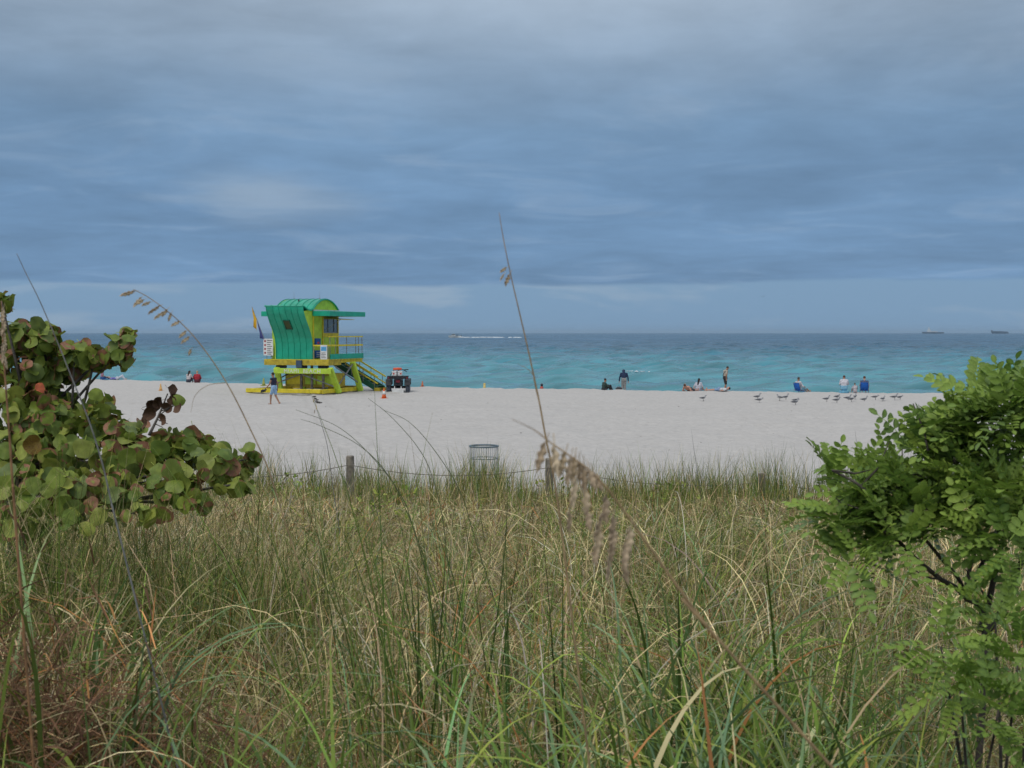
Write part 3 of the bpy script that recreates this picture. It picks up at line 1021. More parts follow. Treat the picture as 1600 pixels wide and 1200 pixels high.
def round_leaf(seed, curl):
    """sea grape leaf: nearly round blade with notch at the stalk, wavy rim, folded along the midrib. Lies in XY, stalk at -Y"""
    rnd = random.Random(seed)
    rings = [0, .45, .8, 1.0]
    n = 14
    vs, cols, fs = [], [], []
    ph = rnd.random() * 6
    for ri, r in enumerate(rings):
        for k in range(n if ri else 1):
            t = 2 * math.pi * (k + .5) / n - math.pi / 2
            rim = 1 + .05 * math.sin(3 * t + ph) + rnd.uniform(-.02, .02)
            notch = .22 * max(0, math.cos(t + math.pi / 2)) ** 10
            rr = r * (rim - notch * r)
            x, y = rr * math.cos(t) * 1.04, rr * math.sin(t) * .96
            z = .16 * abs(x) * curl[0] + curl[1] * (x * x + y * y) * .5 + (.11 * math.sin(4 * t + ph) * r * r * r + .05 * math.sin(7 * t + 2 * ph) * r * r if ri > 1 else 0) + curl[2] * y * y * (1 if y > 0 else -.3)
            vs.append((x * .5, y * .5, z * .5))
            vein = 1.0 if abs(x) < .05 and ri < 3 else 0
            cols.append((r, 0, vein * .3, 1))
    for k in range(n):
        fs.append((0, 1 + k, 1 + (k + 1) % n))
    for ri in range(2):
        o0, o1 = 1 + ri * n, 1 + (ri + 1) * n
        for k in range(n):
            k2 = (k + 1) % n
            fs.append((o0 + k, o1 + k, o1 + k2, o0 + k2))
    b0 = len(vs)
    for p, w in (((0, -.36, 0), .018), ((0, -.62, -.03), .016)):      # stalk
        vs += [(p[0] - w, p[1], p[2]), (p[0] + w, p[1], p[2])]
        cols += [(0, 0, 1, 1)] * 2
    fs.append((b0, b0 + 1, b0 + 3, b0 + 2))
    return vs, fs, cols


def leaf_mesh(name, data, m):
    vs, fs, cols = data
    me = bpy.data.meshes.new(name)
    me.from_pydata(vs, [], fs)
    a = me.color_attributes.new('Col', 'FLOAT_COLOR', 'POINT')
    a.data.foreach_set('color', np.asarray(cols, np.float32).ravel())
    me.materials.append(m)
    me.polygons.foreach_set('use_smooth', [True] * len(me.polygons))
    return me


def pile_mesh(name, datas, mats_, placed):
    """many leaves joined: placed = [(data index, matrix)]"""
    vs, fs, cols = [], [], []
    rnd = random.Random(3)
    for i, M in placed:
        dv, df, dc = datas[i]
        o_ = len(vs)
        g = rnd.random()
        vs += [tuple(M @ Vector(v)) for v in dv]
        fs += [tuple(q + o_ for q in f) for f in df]
        cols += [(c[0], g, c[2], 1) for c in dc]
    return leaf_mesh(name, (vs, fs, cols), mats_)


def facing(normal, spin):
    q = Vector(normal).normalized().to_track_quat('Z', 'Y')
    return q.to_matrix().to_4x4() @ Matrix.Rotation(spin, 4, 'Z')


def blob_points(blobs, rnd, dens=1.0):
    out = []
    for (px, py, rx, ry, d, n) in blobs:
        c = at(px, py, d)
        k = d / 2000
        for i in range(int(n * dens)):
            while True:
                u, v, w = rnd.uniform(-1, 1), rnd.uniform(-1, 1), rnd.uniform(-1, 1)
                rr = u * u + v * v + w * w
                if rr <= 1 and rr > rnd.random() * .55:
                    break
            out.append((c + Vector((u * rx * k, w * (rx + ry) * .5 * k * 1.3, -v * ry * k)), Vector((u, w, -v)), c))
    return out


# --- sea grape, left
rnd = random.Random(21)
GD_ = 7.6
gr_blobs = [(20, 525, 42, 26, 7.6, 14), (66, 528, 26, 28, 7.5, 12), (35, 575, 60, 35, 7.6, 22), (95, 575, 35, 30, 7.6, 14), (118, 553, 28, 18, 7.5, 9), (150, 556, 24, 18, 7.5, 8),
            (186, 548, 16, 26, 7.5, 7), (196, 526, 10, 10, 7.5, 3), (60, 622, 52, 24, 7.6, 16), (15, 640, 50, 50, 7.4, 18), (80, 655, 60, 35, 7.4, 18), (150, 640, 32, 24, 7.4, 9), (30, 705, 60, 40, 7.2, 18), (110, 700, 60, 40, 7.2, 18),
            (185, 675, 40, 35, 7.3, 12), (195, 715, 55, 32, 7.2, 14), (250, 705, 45, 32, 7.2, 12), (300, 692, 32, 24, 7.3, 9), (330, 716, 46, 24, 7.2, 11), (386, 718, 14, 15, 7.3, 3), (350, 740, 40, 14, 7.2, 5),
            (40, 755, 60, 26, 6.6, 10), (120, 757, 60, 24, 6.6, 10), (200, 748, 50, 20, 6.8, 7), (275, 742, 45, 18, 6.9, 6), (-70, 560, 70, 50, 7.6, 16), (-90, 660, 80, 60, 7.4, 18), (-80, 750, 70, 40, 7.0, 12), (2, 470, 9, 12, 7.4, 4), (15, 790, 50, 26, 6.4, 8), (100, 790, 50, 22, 6.5, 7), (190, 775, 50, 18, 6.6, 5), (280, 768, 50, 16, 6.8, 5), (360, 758, 36, 14, 7.0, 4), (10, 820, 60, 22, 6.3, 7), (110, 815, 60, 20, 6.4, 6), (210, 802, 50, 16, 6.5, 5), (300, 788, 40, 12, 6.7, 4)]
base = at(-60, 700, 7.9)
base.z = ground_at(base.x, base.y)
grape = empty('sea_grape_shrub', base, 0, 'round-leaved shrub with browned leaf edges beside the fence', 'shrub')
gdat = [round_leaf(k, (rnd.uniform(-.2, 2.2), rnd.uniform(-.4, .6), rnd.uniform(-.5, .5))) for k in range(10)]
gmesh = [leaf_mesh('leaf', d, GRAPE) for d in gdat]
gdead = [leaf_mesh('leaf', round_leaf(50 + k, (1.8, rnd.uniform(.5, 1.1), rnd.uniform(-.6, .6))), GRAPE_DEAD) for k in range(4)]
gyel = leaf_mesh('leaf', gdat[2], GRAPE_YEL)
gred = leaf_mesh('leaf', gdat[4], GRAPE_RED)


def put(me, root, loc, M, size, name='leaf'):
    o = bpy.data.objects.new(name, me)
    COL.objects.link(o)
    o.parent = root
    o.matrix_local = Matrix.Translation(loc - root.location) @ M @ Matrix.Scale(size, 4)
    return o


mb = MB()
hub = at(30, 720, 7.8)
for (px, py, rx, ry, d, n) in gr_blobs:
    c = at(px, py, d)
    mid = hub.lerp(c, .5) + Vector((rnd.uniform(-.1, .1), rnd.uniform(-.1, .15), rnd.uniform(-.16, .02)))
    cv = catmull([hub + Vector((rnd.uniform(-.1, .1), 0, rnd.uniform(-.1, .1))), mid, c], 5)
    mb.tube([p - base for p in cv], [.016 - .011 * i / len(cv) for i in range(len(cv))], 6)
mb.build('branch', BARK, grape, smooth=True)
mb = MB()
for k in range(4):
    q = base + Vector((rnd.uniform(-.25, .25), rnd.uniform(-.2, .2), -.05))
    q.z = ground_at(q.x, q.y) - .05
    cv = catmull([q, q.lerp(hub, .5) + Vector((rnd.uniform(-.1, .1), rnd.uniform(-.1, .1), 0)), hub], 5)
    mb.tube([p - base for p in cv], [.032 - .014 * i / len(cv) for i in range(len(cv))], 7)
mb.build('trunk', BARK, grape, smooth=True)
for (p, nrm, c) in blob_points(gr_blobs, rnd)[:292]:
    size = rnd.uniform(.055, .118) * (1.15 if p.z < 3.35 else 1)
    n_ = nrm * .7 + Vector((rnd.gauss(0, .8), -.45 + rnd.gauss(0, .7), .3 + rnd.gauss(0, .65)))
    put(rnd.choice(gmesh), grape, p, facing(n_, rnd.random() * 6.283), size)
put(gred, grape, at(63, 606, 7.0), facing((.9, -.8, .9), 1), .065)
put(gyel, grape, at(50, 693, 6.8), facing((.9, -1, -.3), 2), .11)
placed = []
for (p, nrm, c) in blob_points(gr_blobs, rnd, 3.4):
    p = p.lerp(c, .08) + Vector((0, .06, -.01))
    n_ = nrm + Vector((rnd.gauss(0, .7), -.3 + rnd.gauss(0, .6), .2 + rnd.gauss(0, .6)))
    placed.append((rnd.randrange(10), Matrix.Translation(p - base) @ facing(n_, rnd.random() * 6.283) @ Matrix.Scale(rnd.uniform(.065, .115), 4)))
o = bpy.data.objects.new('inner_foliage', pile_mesh('inner_foliage', gdat, GRAPE_IN, placed))
COL.objects.link(o)
o.parent = grape
tag(o, kind='stuff')
# the bare twig with withered leaves
mb = MB()
tw = [at(233, 680, 7.2), at(243, 660, 7.2), at(252, 640, 7.2), at(262, 615, 7.2)]
mb.tube([p - base for p in catmull(tw, 4)], [.010 - .0005 * i for i in range(13)], 6)
for a, b_ in (((247, 650), (272, 632)), ((250, 643), (282, 630)), ((245, 655), (262, 662)), ((242, 662), (255, 668))):
    mb.tube([at(*a, 7.2) - base, at(*b_, 7.2) - base], [.004, .002], 5)
mb.build('twig', BARK, grape, smooth=True)
for (px, py, s) in ((266, 612, .11), (270, 620, .09), (237, 632, .12), (245, 627, .10), (233, 645, .11), (262, 636, .09), (281, 639, .09), (257, 655, .09), (229, 662, .10), (268, 626, .07)):
    put(rnd.choice(gdead), grape, at(px, py, 7.2 + rnd.uniform(-.03, .03)), facing((rnd.gauss(0, 1), -1, rnd.gauss(0, .8)), rnd.random() * 6), s * .72)
put(gmesh[3], grape, at(280, 626, 7.2), facing((.8, -.8, .2), 0), .08)

# --- feathery-leaved shrub, right
NECK = leaf_material('feathery_leaf', [(.105, .190, .042), (.185, .285, .054), (.290, .395, .070), (.150, .235, .080), (.225, .325, .060)], [(.16, .14, .05), (.22, .19, .08)], .38, -.2)


def pinnate(seed, pairs, L):
    rnd = random.Random(seed)
    vs, fs, cols = [], [], []
    droop = rnd.uniform(-.1, .9)
    side = rnd.uniform(-.35, .35)

    def axis(t):
        return Vector((side * L * t * t, L * t, -droop * L * t * t * .5))

    def leaflet(p, d, up, l, w):
        d.normalize()
        sx = d.cross(up).normalized()
        nn = sx.cross(d)
        o_ = len(vs)
        pr = ((0, .12), (.28, .85), (.62, 1.0), (.9, .55), (1.0, .12))
        for t, ww in pr:
            q = p + d * l * t - nn * l * .10 * t * t
            vs.extend([q - sx * w * ww * .5 + nn * w * .16 * ww, q, q + sx * w * ww * .5 + nn * w * .16 * ww])
            cols.extend([(abs(ww) * .6, 0, 0, 1), (0, 0, .35, 1), (abs(ww) * .6, 0, 0, 1)])
        for i in range(4):
            a = o_ + i * 3
            fs.append((a, a + 1, a + 4, a + 3))
            fs.append((a + 1, a + 2, a + 5, a + 4))
    for k in range(pairs):
        t = .16 + .80 * k / (pairs - .5)
        p = axis(t)
        f = .75 + .35 * math.sin(math.pi * t)
        ty = (axis(t + .02) - p).normalized()
        for s in (-1, 1):
            sx = ty.cross(Vector((0, 0, 1))).normalized() * s
            leaflet(p, sx + ty * rnd.uniform(.30, .65) + Vector((0, 0, rnd.uniform(.05, .5))), Vector((0, 0, 1)), L * .245 * f * rnd.uniform(.85, 1.1), L * .150 * f)
    leaflet(axis(1), axis(1) - axis(.96), Vector((0, 0, 1)), L * .22, L * .14)
    o_ = len(vs)
    for i in range(6):
        t = i / 5
        for s in (-1, 1):
            vs.append(axis(t) + Vector((s * L * .008, 0, 0)))
            cols.append((0, 0, .7, 1))
    for i in range(5):
        a = o_ + 2 * i
        fs.append((a, a + 1, a + 3, a + 2))
    return [tuple(v) for v in vs], fs, cols


rnd = random.Random(33)
ndat = [pinnate(k, 5 + k % 3, 1.0) for k in range(8)]
nmesh = [leaf_mesh('leaf', d, NECK) for d in ndat]
ne_blobs = [(1600, 565, 12, 10, 3.5, 2), (1535, 600, 34, 26, 3.6, 16), (1585, 605, 32, 40, 3.5, 18), (1480, 640, 34, 28, 3.7, 14), (1540, 655, 48, 38, 3.6, 22), (1595, 680, 42, 48, 3.5, 20), (1445, 685, 38, 36, 3.7, 16), (1500, 715, 52, 40, 3.6, 24),
            (1400, 715, 40, 34, 3.7, 16), (1345, 730, 42, 26, 3.7, 16), (1295, 722, 28, 30, 3.7, 11), (1300, 775, 42, 34, 3.6, 16), (1370, 780, 50, 34, 3.6, 20), (1440, 765, 50, 34, 3.6, 20), (1320, 835, 36, 20, 3.5, 10), (1520, 780, 58, 32, 3.5, 22), (1585, 770, 40, 44, 3.4, 20),
            (1585, 850, 36, 40, 3.3, 14), (1400, 810, 40, 18, 3.5, 6), (1545, 830, 40, 22, 3.4, 10), (1660, 620, 60, 60, 3.5, 14), (1680, 740, 60, 70, 3.4, 14)]
nb = at(1545, 1000, 3.6)
nb.z = ground_at(nb.x, nb.y)
neck = empty('feathery_shrub', nb, 0, 'bushy green shrub with feathery oval leaflets on dark stems', 'shrub')
mb = MB()
stems = [[(1560, 1120), (1540, 1010), (1507, 932), (1470, 905), (1430, 872), (1395, 838), (1360, 822), (1330, 800)], [(1510, 938), (1498, 905), (1470, 872), (1445, 842), (1425, 815), (1400, 770)],
         [(1508, 935), (1515, 890), (1525, 850), (1520, 800), (1505, 760), (1490, 720)], [(1510, 932), (1535, 880), (1560, 830), (1570, 770), (1562, 710), (1550, 660)],
         [(1532, 985), (1545, 940), (1556, 890), (1570, 830), (1592, 740), (1594, 650), (1592, 600)], [(1395, 838), (1375, 800), (1345, 760), (1300, 735)], [(1445, 842), (1440, 790), (1440, 745), (1450, 705)],
         [(1537, 1000), (1575, 930), (1605, 850), (1640, 740), (1655, 640)], [(1400, 815), (1420, 800), (1470, 790), (1530, 770)]]
for i, s_ in enumerate(stems):
    dep = 3.6 if i != 7 else 3.5
    pts = [at(x, y, dep - .0 + .04 * math.sin(i * 2 + k)) for k, (x, y) in enumerate(s_)]
    if i == 0:
        pts[0] = nb + Vector((.04 * i - .1, .03 * i - .1, -.04))
        pts[0].z = ground_at(pts[0].x, pts[0].y) - .03
    cv = catmull(pts, 5)
    r0 = .0105 if i in (0, 4, 7) else .007
    mb.tube([p - nb for p in cv], [r0 - (r0 - .003) * k / (len(cv) - 1) for k in range(len(cv))], 7)
for k in range(26):                      # fine side twigs
    s_ = stems[k % len(stems)]
    j = rnd.randrange(1, len(s_))
    p = at(*s_[j], 3.6)
    q = p + Vector((rnd.uniform(-.12, .12), rnd.uniform(-.12, .12), rnd.uniform(.0, .14)))
    mb.tube([p - nb, (p + q) / 2 - nb + Vector((.01, 0, -.01)), q - nb], [.004, .003, .0015], 5)
mb.build('branch', DBARK, neck, smooth=True)
cnt = 0
ne_blobs = [(a, b + (12 if b < 700 else 2), c * .92, d * .88, e, int(f * 1.25)) for a, b, c, d, e, f in ne_blobs]
ne_blobs = [(a + max(0, (1420 - a) * .16), b + (14 if b < 640 else 0) + (34 if a < 1420 else 20 if a < 1520 else 4), c, d * .92, e, f) for a, b, c, d, e, f in ne_blobs]
pts = blob_points(ne_blobs, rnd, 1.0)
rnd.shuffle(pts)


def pin_matrix(nrm, rnd):
    d = Vector((nrm.x + rnd.gauss(0, .45), nrm.y * .8 + rnd.gauss(0, .45) - .15, nrm.z * .6 + .25 + rnd.gauss(0, .35))).normalized()
    up = Vector((rnd.gauss(0, .35), -.35 + rnd.gauss(0, .3), 1))
    x = d.cross(up).normalized()
    z = x.cross(d)
    return Matrix(((x.x, d.x, z.x, 0), (x.y, d.y, z.y, 0), (x.z, d.z, z.z, 0), (0, 0, 0, 1)))


placed = []
for i, (p, nrm, c) in enumerate(pts):
    M = pin_matrix(nrm, rnd)
    s = rnd.uniform(.085, .150)
    p = p.lerp(c, .35)
    if i < 295:
        put(rnd.choice(nmesh), neck, p, M, s)
    else:
        placed.append((rnd.randrange(8), Matrix.Translation(p - nb) @ M @ Matrix.Scale(s, 4)))
for (p, nrm, c) in blob_points(ne_blobs, rnd, .5):
    p = p.lerp(c, .45) + Vector((0, .06, -.01))
    placed.append((rnd.randrange(8), Matrix.Translation(p - nb) @ pin_matrix(nrm, rnd) @ Matrix.Scale(rnd.uniform(.10, .145), 4)))
o = bpy.data.objects.new('inner_foliage', pile_mesh('inner_foliage', ndat, NECK, placed))
COL.objects.link(o)
o.parent = neck
tag(o, kind='stuff')

# young suckers of the same kind, low on the right
lo_blobs = [(1555, 965, 40, 34, 3.2, 16), (1590, 1040, 40, 50, 3.0, 18), (1500, 1075, 46, 34, 3.0, 14), (1560, 1110, 50, 40, 2.9, 16), (1470, 1010, 30, 22, 3.1, 9), (1600, 1150, 40, 40, 2.8, 10)]
lb = at(1560, 1100, 3.05)
lb.z = ground_at(lb.x, lb.y)
low = empty('feathery_seedling', lb, 0, 'low pale green feathery-leaved seedlings under the bushy shrub', 'shrub')
mb = MB()
for (px, py, rx, ry, d, n) in lo_blobs:
    c = at(px, py, d)
    cv = catmull([Vector((0, 0, -.03)), (c - lb) * .5 + Vector((rnd.uniform(-.04, .04), .03, .03)), c - lb], 5)
    mb.tube(cv, [.007 - .005 * k / len(cv) for k in range(len(cv))], 6)
mb.build('stem', DBARK, low, smooth=True)
for (p, nrm, c) in blob_points(lo_blobs, rnd, 1.0):
    put(rnd.choice(nmesh), low, p.lerp(c, .3), pin_matrix(nrm, rnd), rnd.uniform(.085, .125))

# ------------------------------------------------------------------ fence, litter basket
WOOD = mat('weathered_wood', (.25, .22, .18), .9, .25, 9, bump=.6)
ROPE = mat('grey_rope', (.20, .18, .15), .9, .2, 60)
fence_pts = []
for k, (px, ytop, Yd, lab) in enumerate(((236, 722, 22.3, 'weathered fence post behind the round-leaved shrub'), (547, 712, 22.0, 'weathered wooden fence post left of the litter basket'),
                                         (858, 716, 22.0, 'weathered fence post behind the nodding brown seed head'), (1190, 739, 22.2, 'short fence post sunk in tall dry grass'))):
    p = at(px, ytop, Yd)
    g = ground_at(p.x, p.y)
    mb = MB()
    h = p.z - g
    mb.lathe([(.072, -.05), (.072, h * .5), (.068, h - .015), (.058, h)], 9)
    o = mb.build('fence_post', WOOD, None, smooth=False)
    o.location = (p.x, p.y, g)
    tag(o, lab, 'post', 'fence posts along the dune edge')
    fence_pts.append(Vector((p.x, p.y, p.z - .15)))
fence_pts = [fence_pts[0] + Vector((-3.4, 0, 0))] + fence_pts + [fence_pts[-1] + Vector((3.6, .1, -.02))]
rp = []
for a, b_ in zip(fence_pts[:-1], fence_pts[1:]):
    for k in range(12):
        t = k / 12
        q = a.lerp(b_, t)
        q.z -= .16 * 4 * t * (1 - t)
        q.y -= .09
        rp.append(q)
mb = MB()
mb.tube(rp, .0065, 5)
tag(mb.build('fence_rope', ROPE, None, smooth=True), 'sagging dark rope strung between the wooden fence posts', 'rope')

BINM = mat('pale_grey_wire', (.56, .57, .58), .6, .1, 5)
BINR = mat('blue_grey_metal', (.13, .175, .20), .5, .15, 8)
p = at(756, 697, 27.0)
g = ground_at(p.x, p.y)
H = p.z - g
root = empty('litter_basket', (p.x, p.y, g), 0, 'round pale litter basket with blue-grey rim behind the grass', 'litter bin')
mb = MB()
for (z, r, t) in ((H, .30, .020), (H * .74, .292, .010), (H * .4, .286, .010), (.06, .28, .014)):
    mb.tube([(r * math.cos(2 * math.pi * k / 28), r * math.sin(2 * math.pi * k / 28), z) for k in range(29)], t, 6, cap=False)
mb.build('rim', BINR, root, smooth=True)
mb = MB()
for k in range(36):
    a = 2 * math.pi * k / 36
    mb.tube([(.28 * math.cos(a), .28 * math.sin(a), .03), (.296 * math.cos(a), .296 * math.sin(a), H)], .008, 4)
mb.build('wire_side', BINM, root)
# ------------------------------------------------------------------ lifeguard tower
TEAL = mat('teal_painted_metal', (.012, .36, .22), .28, .10, 1.6, spec=.45)
TEALD = mat('dark_green_paint', (.012, .105, .060), .55, .12, 2)
LIME = mat('lime_painted_boards', (.48, .68, .06), .6, .10, 2.5, bump=.15)
YEL = mat('yellow_painted_wood', (.68, .55, .03), .6, .12, 3, bump=.15)
YELD = mat('worn_yellow_wood', (.47, .36, .035), .7, .2, 4, bump=.3)
GREYW = mat('grey_timber', (.17, .15, .14), .85, .25, 5, bump=.4)
STEEL = mat('grey_steel', (.26, .26, .27), .45, .15, 5, metallic=.4)
DARK = mat('dark_metal', (.035, .038, .045), .6, .2, 5)
WHITE = mat('white_paint', (.72, .72, .70), .55, .08, 4)
PANE = mat('window_glass', (.10, .15, .19), .05, .05, 2, spec=.9)
NAVY = mat('blue_sign', (.012, .08, .33), .45, .1, 4)
SKYB = mat('light_blue_print', (.12, .42, .72), .5, .2, 6)
TXT = mat('dark_print', (.08, .08, .09), .6, .1, 5)
REDP = mat('red_plastic', (.62, .035, .025), .45, .15, 5)

TH = R(20)
tc0 = at(487.8, 563, 81.8)
T = empty('lifeguard_tower', (tc0.x, 81.8, 0.0), -TH, 'green and yellow lifeguard tower with arched roof standing on the beach', 'lifeguard tower')
T.location.z = 0.02
DZ = 2.14
RISE = .66
R_ = (1.72 ** 2 + RISE ** 2) / (2 * RISE)
arch = []
for k in range(15):
    a = math.asin(1.72 / R_) * (1 - 2 * k / 14)
    arch.append((1.78 + R_ * math.sin(a), 5.42 + R_ * math.cos(a) - (R_ - RISE)))
wall_p = [(-1.2, 5.62), (-1.17, 5.35), (-1.08, 5.1), (-.9, 4.8), (-.7, 4.5), (-.45, 4.17), (-.25, 3.85), (-.1, 3.52), (-.02, 3.2), (0, 2.9), (0, DZ + .02)]
lip = [(-.25, 5.33), (-.6, 5.38), (-.95, 5.50)]


def ribbon(mb, prof, u0, u1, th):
    n = len(prof)
    nor = []
    for i in range(n):
        a, b_ = Vector(prof[max(i - 1, 0)]), Vector(prof[min(i + 1, n - 1)])
        d = (b_ - a).normalized()
        nor.append(Vector((d.y, -d.x)))
    out = [Vector(p) for p in prof]
    inn = [out[i] - nor[i] * th for i in range(n)]
    vs = [(u, p.x, p.y) for u in (u0, u1) for p in out] + [(u, p.x, p.y) for u in (u0, u1) for p in inn]
    A, B_, C_, D = 0, n, 2 * n, 3 * n
    fs = []
    for i in range(n - 1):
        fs += [(A + i, A + i + 1, B_ + i + 1, B_ + i), (C_ + i, D + i, D + i + 1, C_ + i + 1), (A + i, C_ + i, C_ + i + 1, A + i + 1), (B_ + i, B_ + i + 1, D + i + 1, D + i)]
    fs += [(A, B_, D, C_), (A + n - 1, C_ + n - 1, D + n - 1, B_ + n - 1)]
    mb.add(vs, fs)


mb = MB()
ribbon(mb, arch + lip + [wall_p[0]], -2.74, .10, .06)
roof = mb.build('roof', TEAL, T)
mb = MB()
ribbon(mb, wall_p, -2.66, .02, .06)
wwall = mb.build('curved_wall', TEAL, T)
for par, prof, us in ((roof, arch + lip + [wall_p[0]], [-2.70 + .45 * k for k in range(7)]), (wwall, wall_p, [-2.62 + .44 * k for k in range(7)])):
    for u in us:
        mb = MB()
        mb.tube([(u, v - (.012 if par is wwall else 0), z + (.012 if par is roof else 0)) for v, z in prof], .030, 4)
        mb.build('seam', TEAL, par)
# side gable of lap boards
wv, wz = [p[0] for p in wall_p][::-1], [p[1] for p in wall_p][::-1]


def vrange(z):
    if z <= 5.33:
        return float(np.interp(z, wz, wv)) + .03, 3.46
    h = z - 5.42 + (R_ - RISE)
    half = math.sqrt(max(0, R_ * R_ - h * h)) if h < R_ else 0
    half = min(half, 1.70) - .05
    return 1.78 - half, 1.78 + half


mb = MB()
z = DZ
while z < 6.0:
    z2 = min(z + .135, 6.02)
    a0, b0 = vrange(z)
    a1, b1 = vrange(z2)
    if b1 - a1 > .05:
        vs = [(-.06, a0, z), (.022, a0, z), (.022, b0, z), (-.06, b0, z), (-.06, a1, z2), (.002, a1, z2), (.002, b1, z2), (-.06, b1, z2)]
        mb.add(vs, [(0, 3, 2, 1), (4, 5, 6, 7), (0, 1, 5, 4), (1, 2, 6, 5), (2, 3, 7, 6), (3, 0, 4, 7)])
    z = z2
gable = mb.build('side_wall', LIME, T)
mb = MB()
mb.prism([(-.02, DZ), (3.45, DZ), (3.45, 5.42)] + [(v, z - .03) for v, z in arch[1:-1]] + [(.1, 5.42), (-.6, 5.3), (-1.1, 5.3), (-.66, 4.5), (-.2, 3.85), (0, 3.2)], 'x', -2.70, -2.63)
mb.box((-2.63, 3.38, DZ), (-.06, 3.45, 5.42))
mb.build('rear_wall', LIME, T)
mb = MB()
mb.box((-3.12, .35, DZ), (-2.72, 2.2, 4.97))
mb.build('side_locker', LIME, T)
mb = MB()
mb.prism([(v, z) for v, z in arch[1:-1]] + [(.08, 5.40), (3.48, 5.40)], 'x', -2.60, -2.55)
mb.build('end_panel', LIME, T)
# canopy
mb = MB()
mb.box((.024, 0, 4.95), (1.26, 5.07, 5.27))
mb.box((-3.72, 0, 4.95), (-2.745, 5.07, 5.27))
mb.box((-2.745, 3.52, 4.95), (.024, 5.07, 5.27))
mb.build('canopy', TEAL, T, bevel=.015)
mb = MB()
mb.box((.026, .08, 5.272), (.12, 3.55, 5.36))
mb.build('flashing', WHITE, T)
# trim, door and window
for (v, w) in ((.10, .09), (1.36, .10), (3.44, .12)):
    mb = MB()
    mb.box((.024, v - w / 2, DZ), (.075, v + w / 2, 4.95))
    mb.build('trim_post', YEL, T)
for (z0, z1) in ((4.84, 4.945), (3.60, 3.86), (DZ + .02, DZ + .12)):
    mb = MB()
    mb.box((.024, 1.412, z0), (.070, 3.378, z1))
    mb.build('trim_rail', YEL, T)
mb = MB()
mb.box((.026, 1.415, 3.862), (.045, 3.375, 4.838))
win = mb.build('window', PANE, T)
for v in (1.45, 2.03, 2.84, 3.33):
    mb = MB()
    mb.box((.046, v - .035, 3.864), (.066, v + .035, 4.836))
    mb.build('mullion', DARK, win)
mb = MB()
mb.box((.046, 1.49, 3.866), (.068, 3.29, 3.92))
mb.build('sill', STEEL, win)
mb = MB()
mb.beam((.07, 2.4, 4.82), (1.32, 2.4, 4.74), 1.85, .035)
mb.build('shutter', YELD, T)
mb = MB()
mb.beam((.09, 1.55, 4.0), (1.2, 1.6, 4.73), .025, .025)
mb.build('shutter_stay', STEEL, T)
# small window in the curved wall
mb = MB()
f0, f1 = Vector((0, -.80, 4.66)), Vector((0, -.40, 4.10))
for s in (-1.60, -1.16):
    mb.beam(f0 + Vector((s, -.06, 0)), f1 + Vector((s, -.06, 0)), .05, .05, up=(1, 0, 0))
for q in (f0, f1):
    mb.beam(q + Vector((-1.62, -.06, 0)), q + Vector((-1.14, -.06, 0)), .05, .05)
wf = mb.build('window_frame', TEALD, T)
mb = MB()
mb.beam(f0 + Vector((-1.38, -.045, -.03)), f1 + Vector((-1.38, -.045, .03)), .42, .03, up=(0, -1, 1))
mb.build('pane', mat('dim_green_glass', (.045, .06, .015), .3), wf)
# antennas and roof vent
for u, v in ((-2.3, 1.78), (-.4, 1.78)):
    mb = MB()
    mb.tube([(u, v, 6.04), (u, v, 6.60)], [.012, .006], 5)
    mb.lathe([(.05, 6.05), (.05, 6.11), (.02, 6.14)], 8, (u, v, 0))
    mb.build('antenna', STEEL, T)
mb = MB()
mb.lathe([(.05, 5.90), (.05, 6.02), (.02, 6.05)], 8, (-1.45, .9, 0))
mb.build('roof_vent', DARK, T)
# deck: beams, boards, fascia
mb = MB()
mb.beam((-3.42, -.10, 1.97), (1.26, -.10, 1.97), .12, .34)
mb.beam((1.20, -.04, 1.97), (1.20, 1.55, 1.97), .12, .34)
mb.beam((-3.36, -.04, 1.97), (-3.36, 4.6, 1.97), .12, .34)
mb.build('deck_beam', YELD, T)
mb = MB()
mb.beam((1.12, 1.56, 2.06), (1.12, 4.75, 2.06), .12, .22)
mb.beam((-3.30, 4.70, 2.06), (1.06, 4.70, 2.06), .12, .22)
mb.build('porch_beam', YEL, T)
k = 0
v = -.14
while v < 4.7:
    mb = MB()
    mb.box((-3.44, v, 2.142), (1.28, v + .21, 2.18))
    mb.build('deck_board', YELD if k % 2 else YEL, T)
    v += .22
    k += 1
mb = MB()
mb.box((1.20, .15, 2.19), (1.25, 4.78, 2.52))
mb.box((-3.3, 4.74, 2.19), (-1.9, 4.79, 2.52))
mb.build('kickboard', TEAL, T)
for v in (.2, .95, 2.5, 3.8, 4.2, 4.72):
    mb = MB()
    mb.tube([(1.17, v, 2.18), (1.17, v, 3.62)], .025, 6)
    mb.build('rail_post', STEEL, T)
for (z, h) in ((3.63, .07), (3.07, .11)):
    mb = MB()
    mb.beam((1.17, .1, z), (1.17, 4.8, z), .07, h)
    mb.build('rail', YEL, T)
for u in (.15, .62, 1.17):
    mb = MB()
    mb.tube([(u, -.05, 2.18), (u, -.05, 3.1)], .025, 6)
    mb.build('rail_post', STEEL, T)
mb = MB()
mb.beam((.10, -.05, 3.07), (1.2, -.05, 3.07), .06, .09)
mb.build('rail', YEL, T)
for u in (-3.3, -2.95):
    mb = MB()
    mb.tube([(u, -.02, 2.18), (u, -.02, 3.5)], .022, 6)
    mb.build('sign_post', STEEL, T)
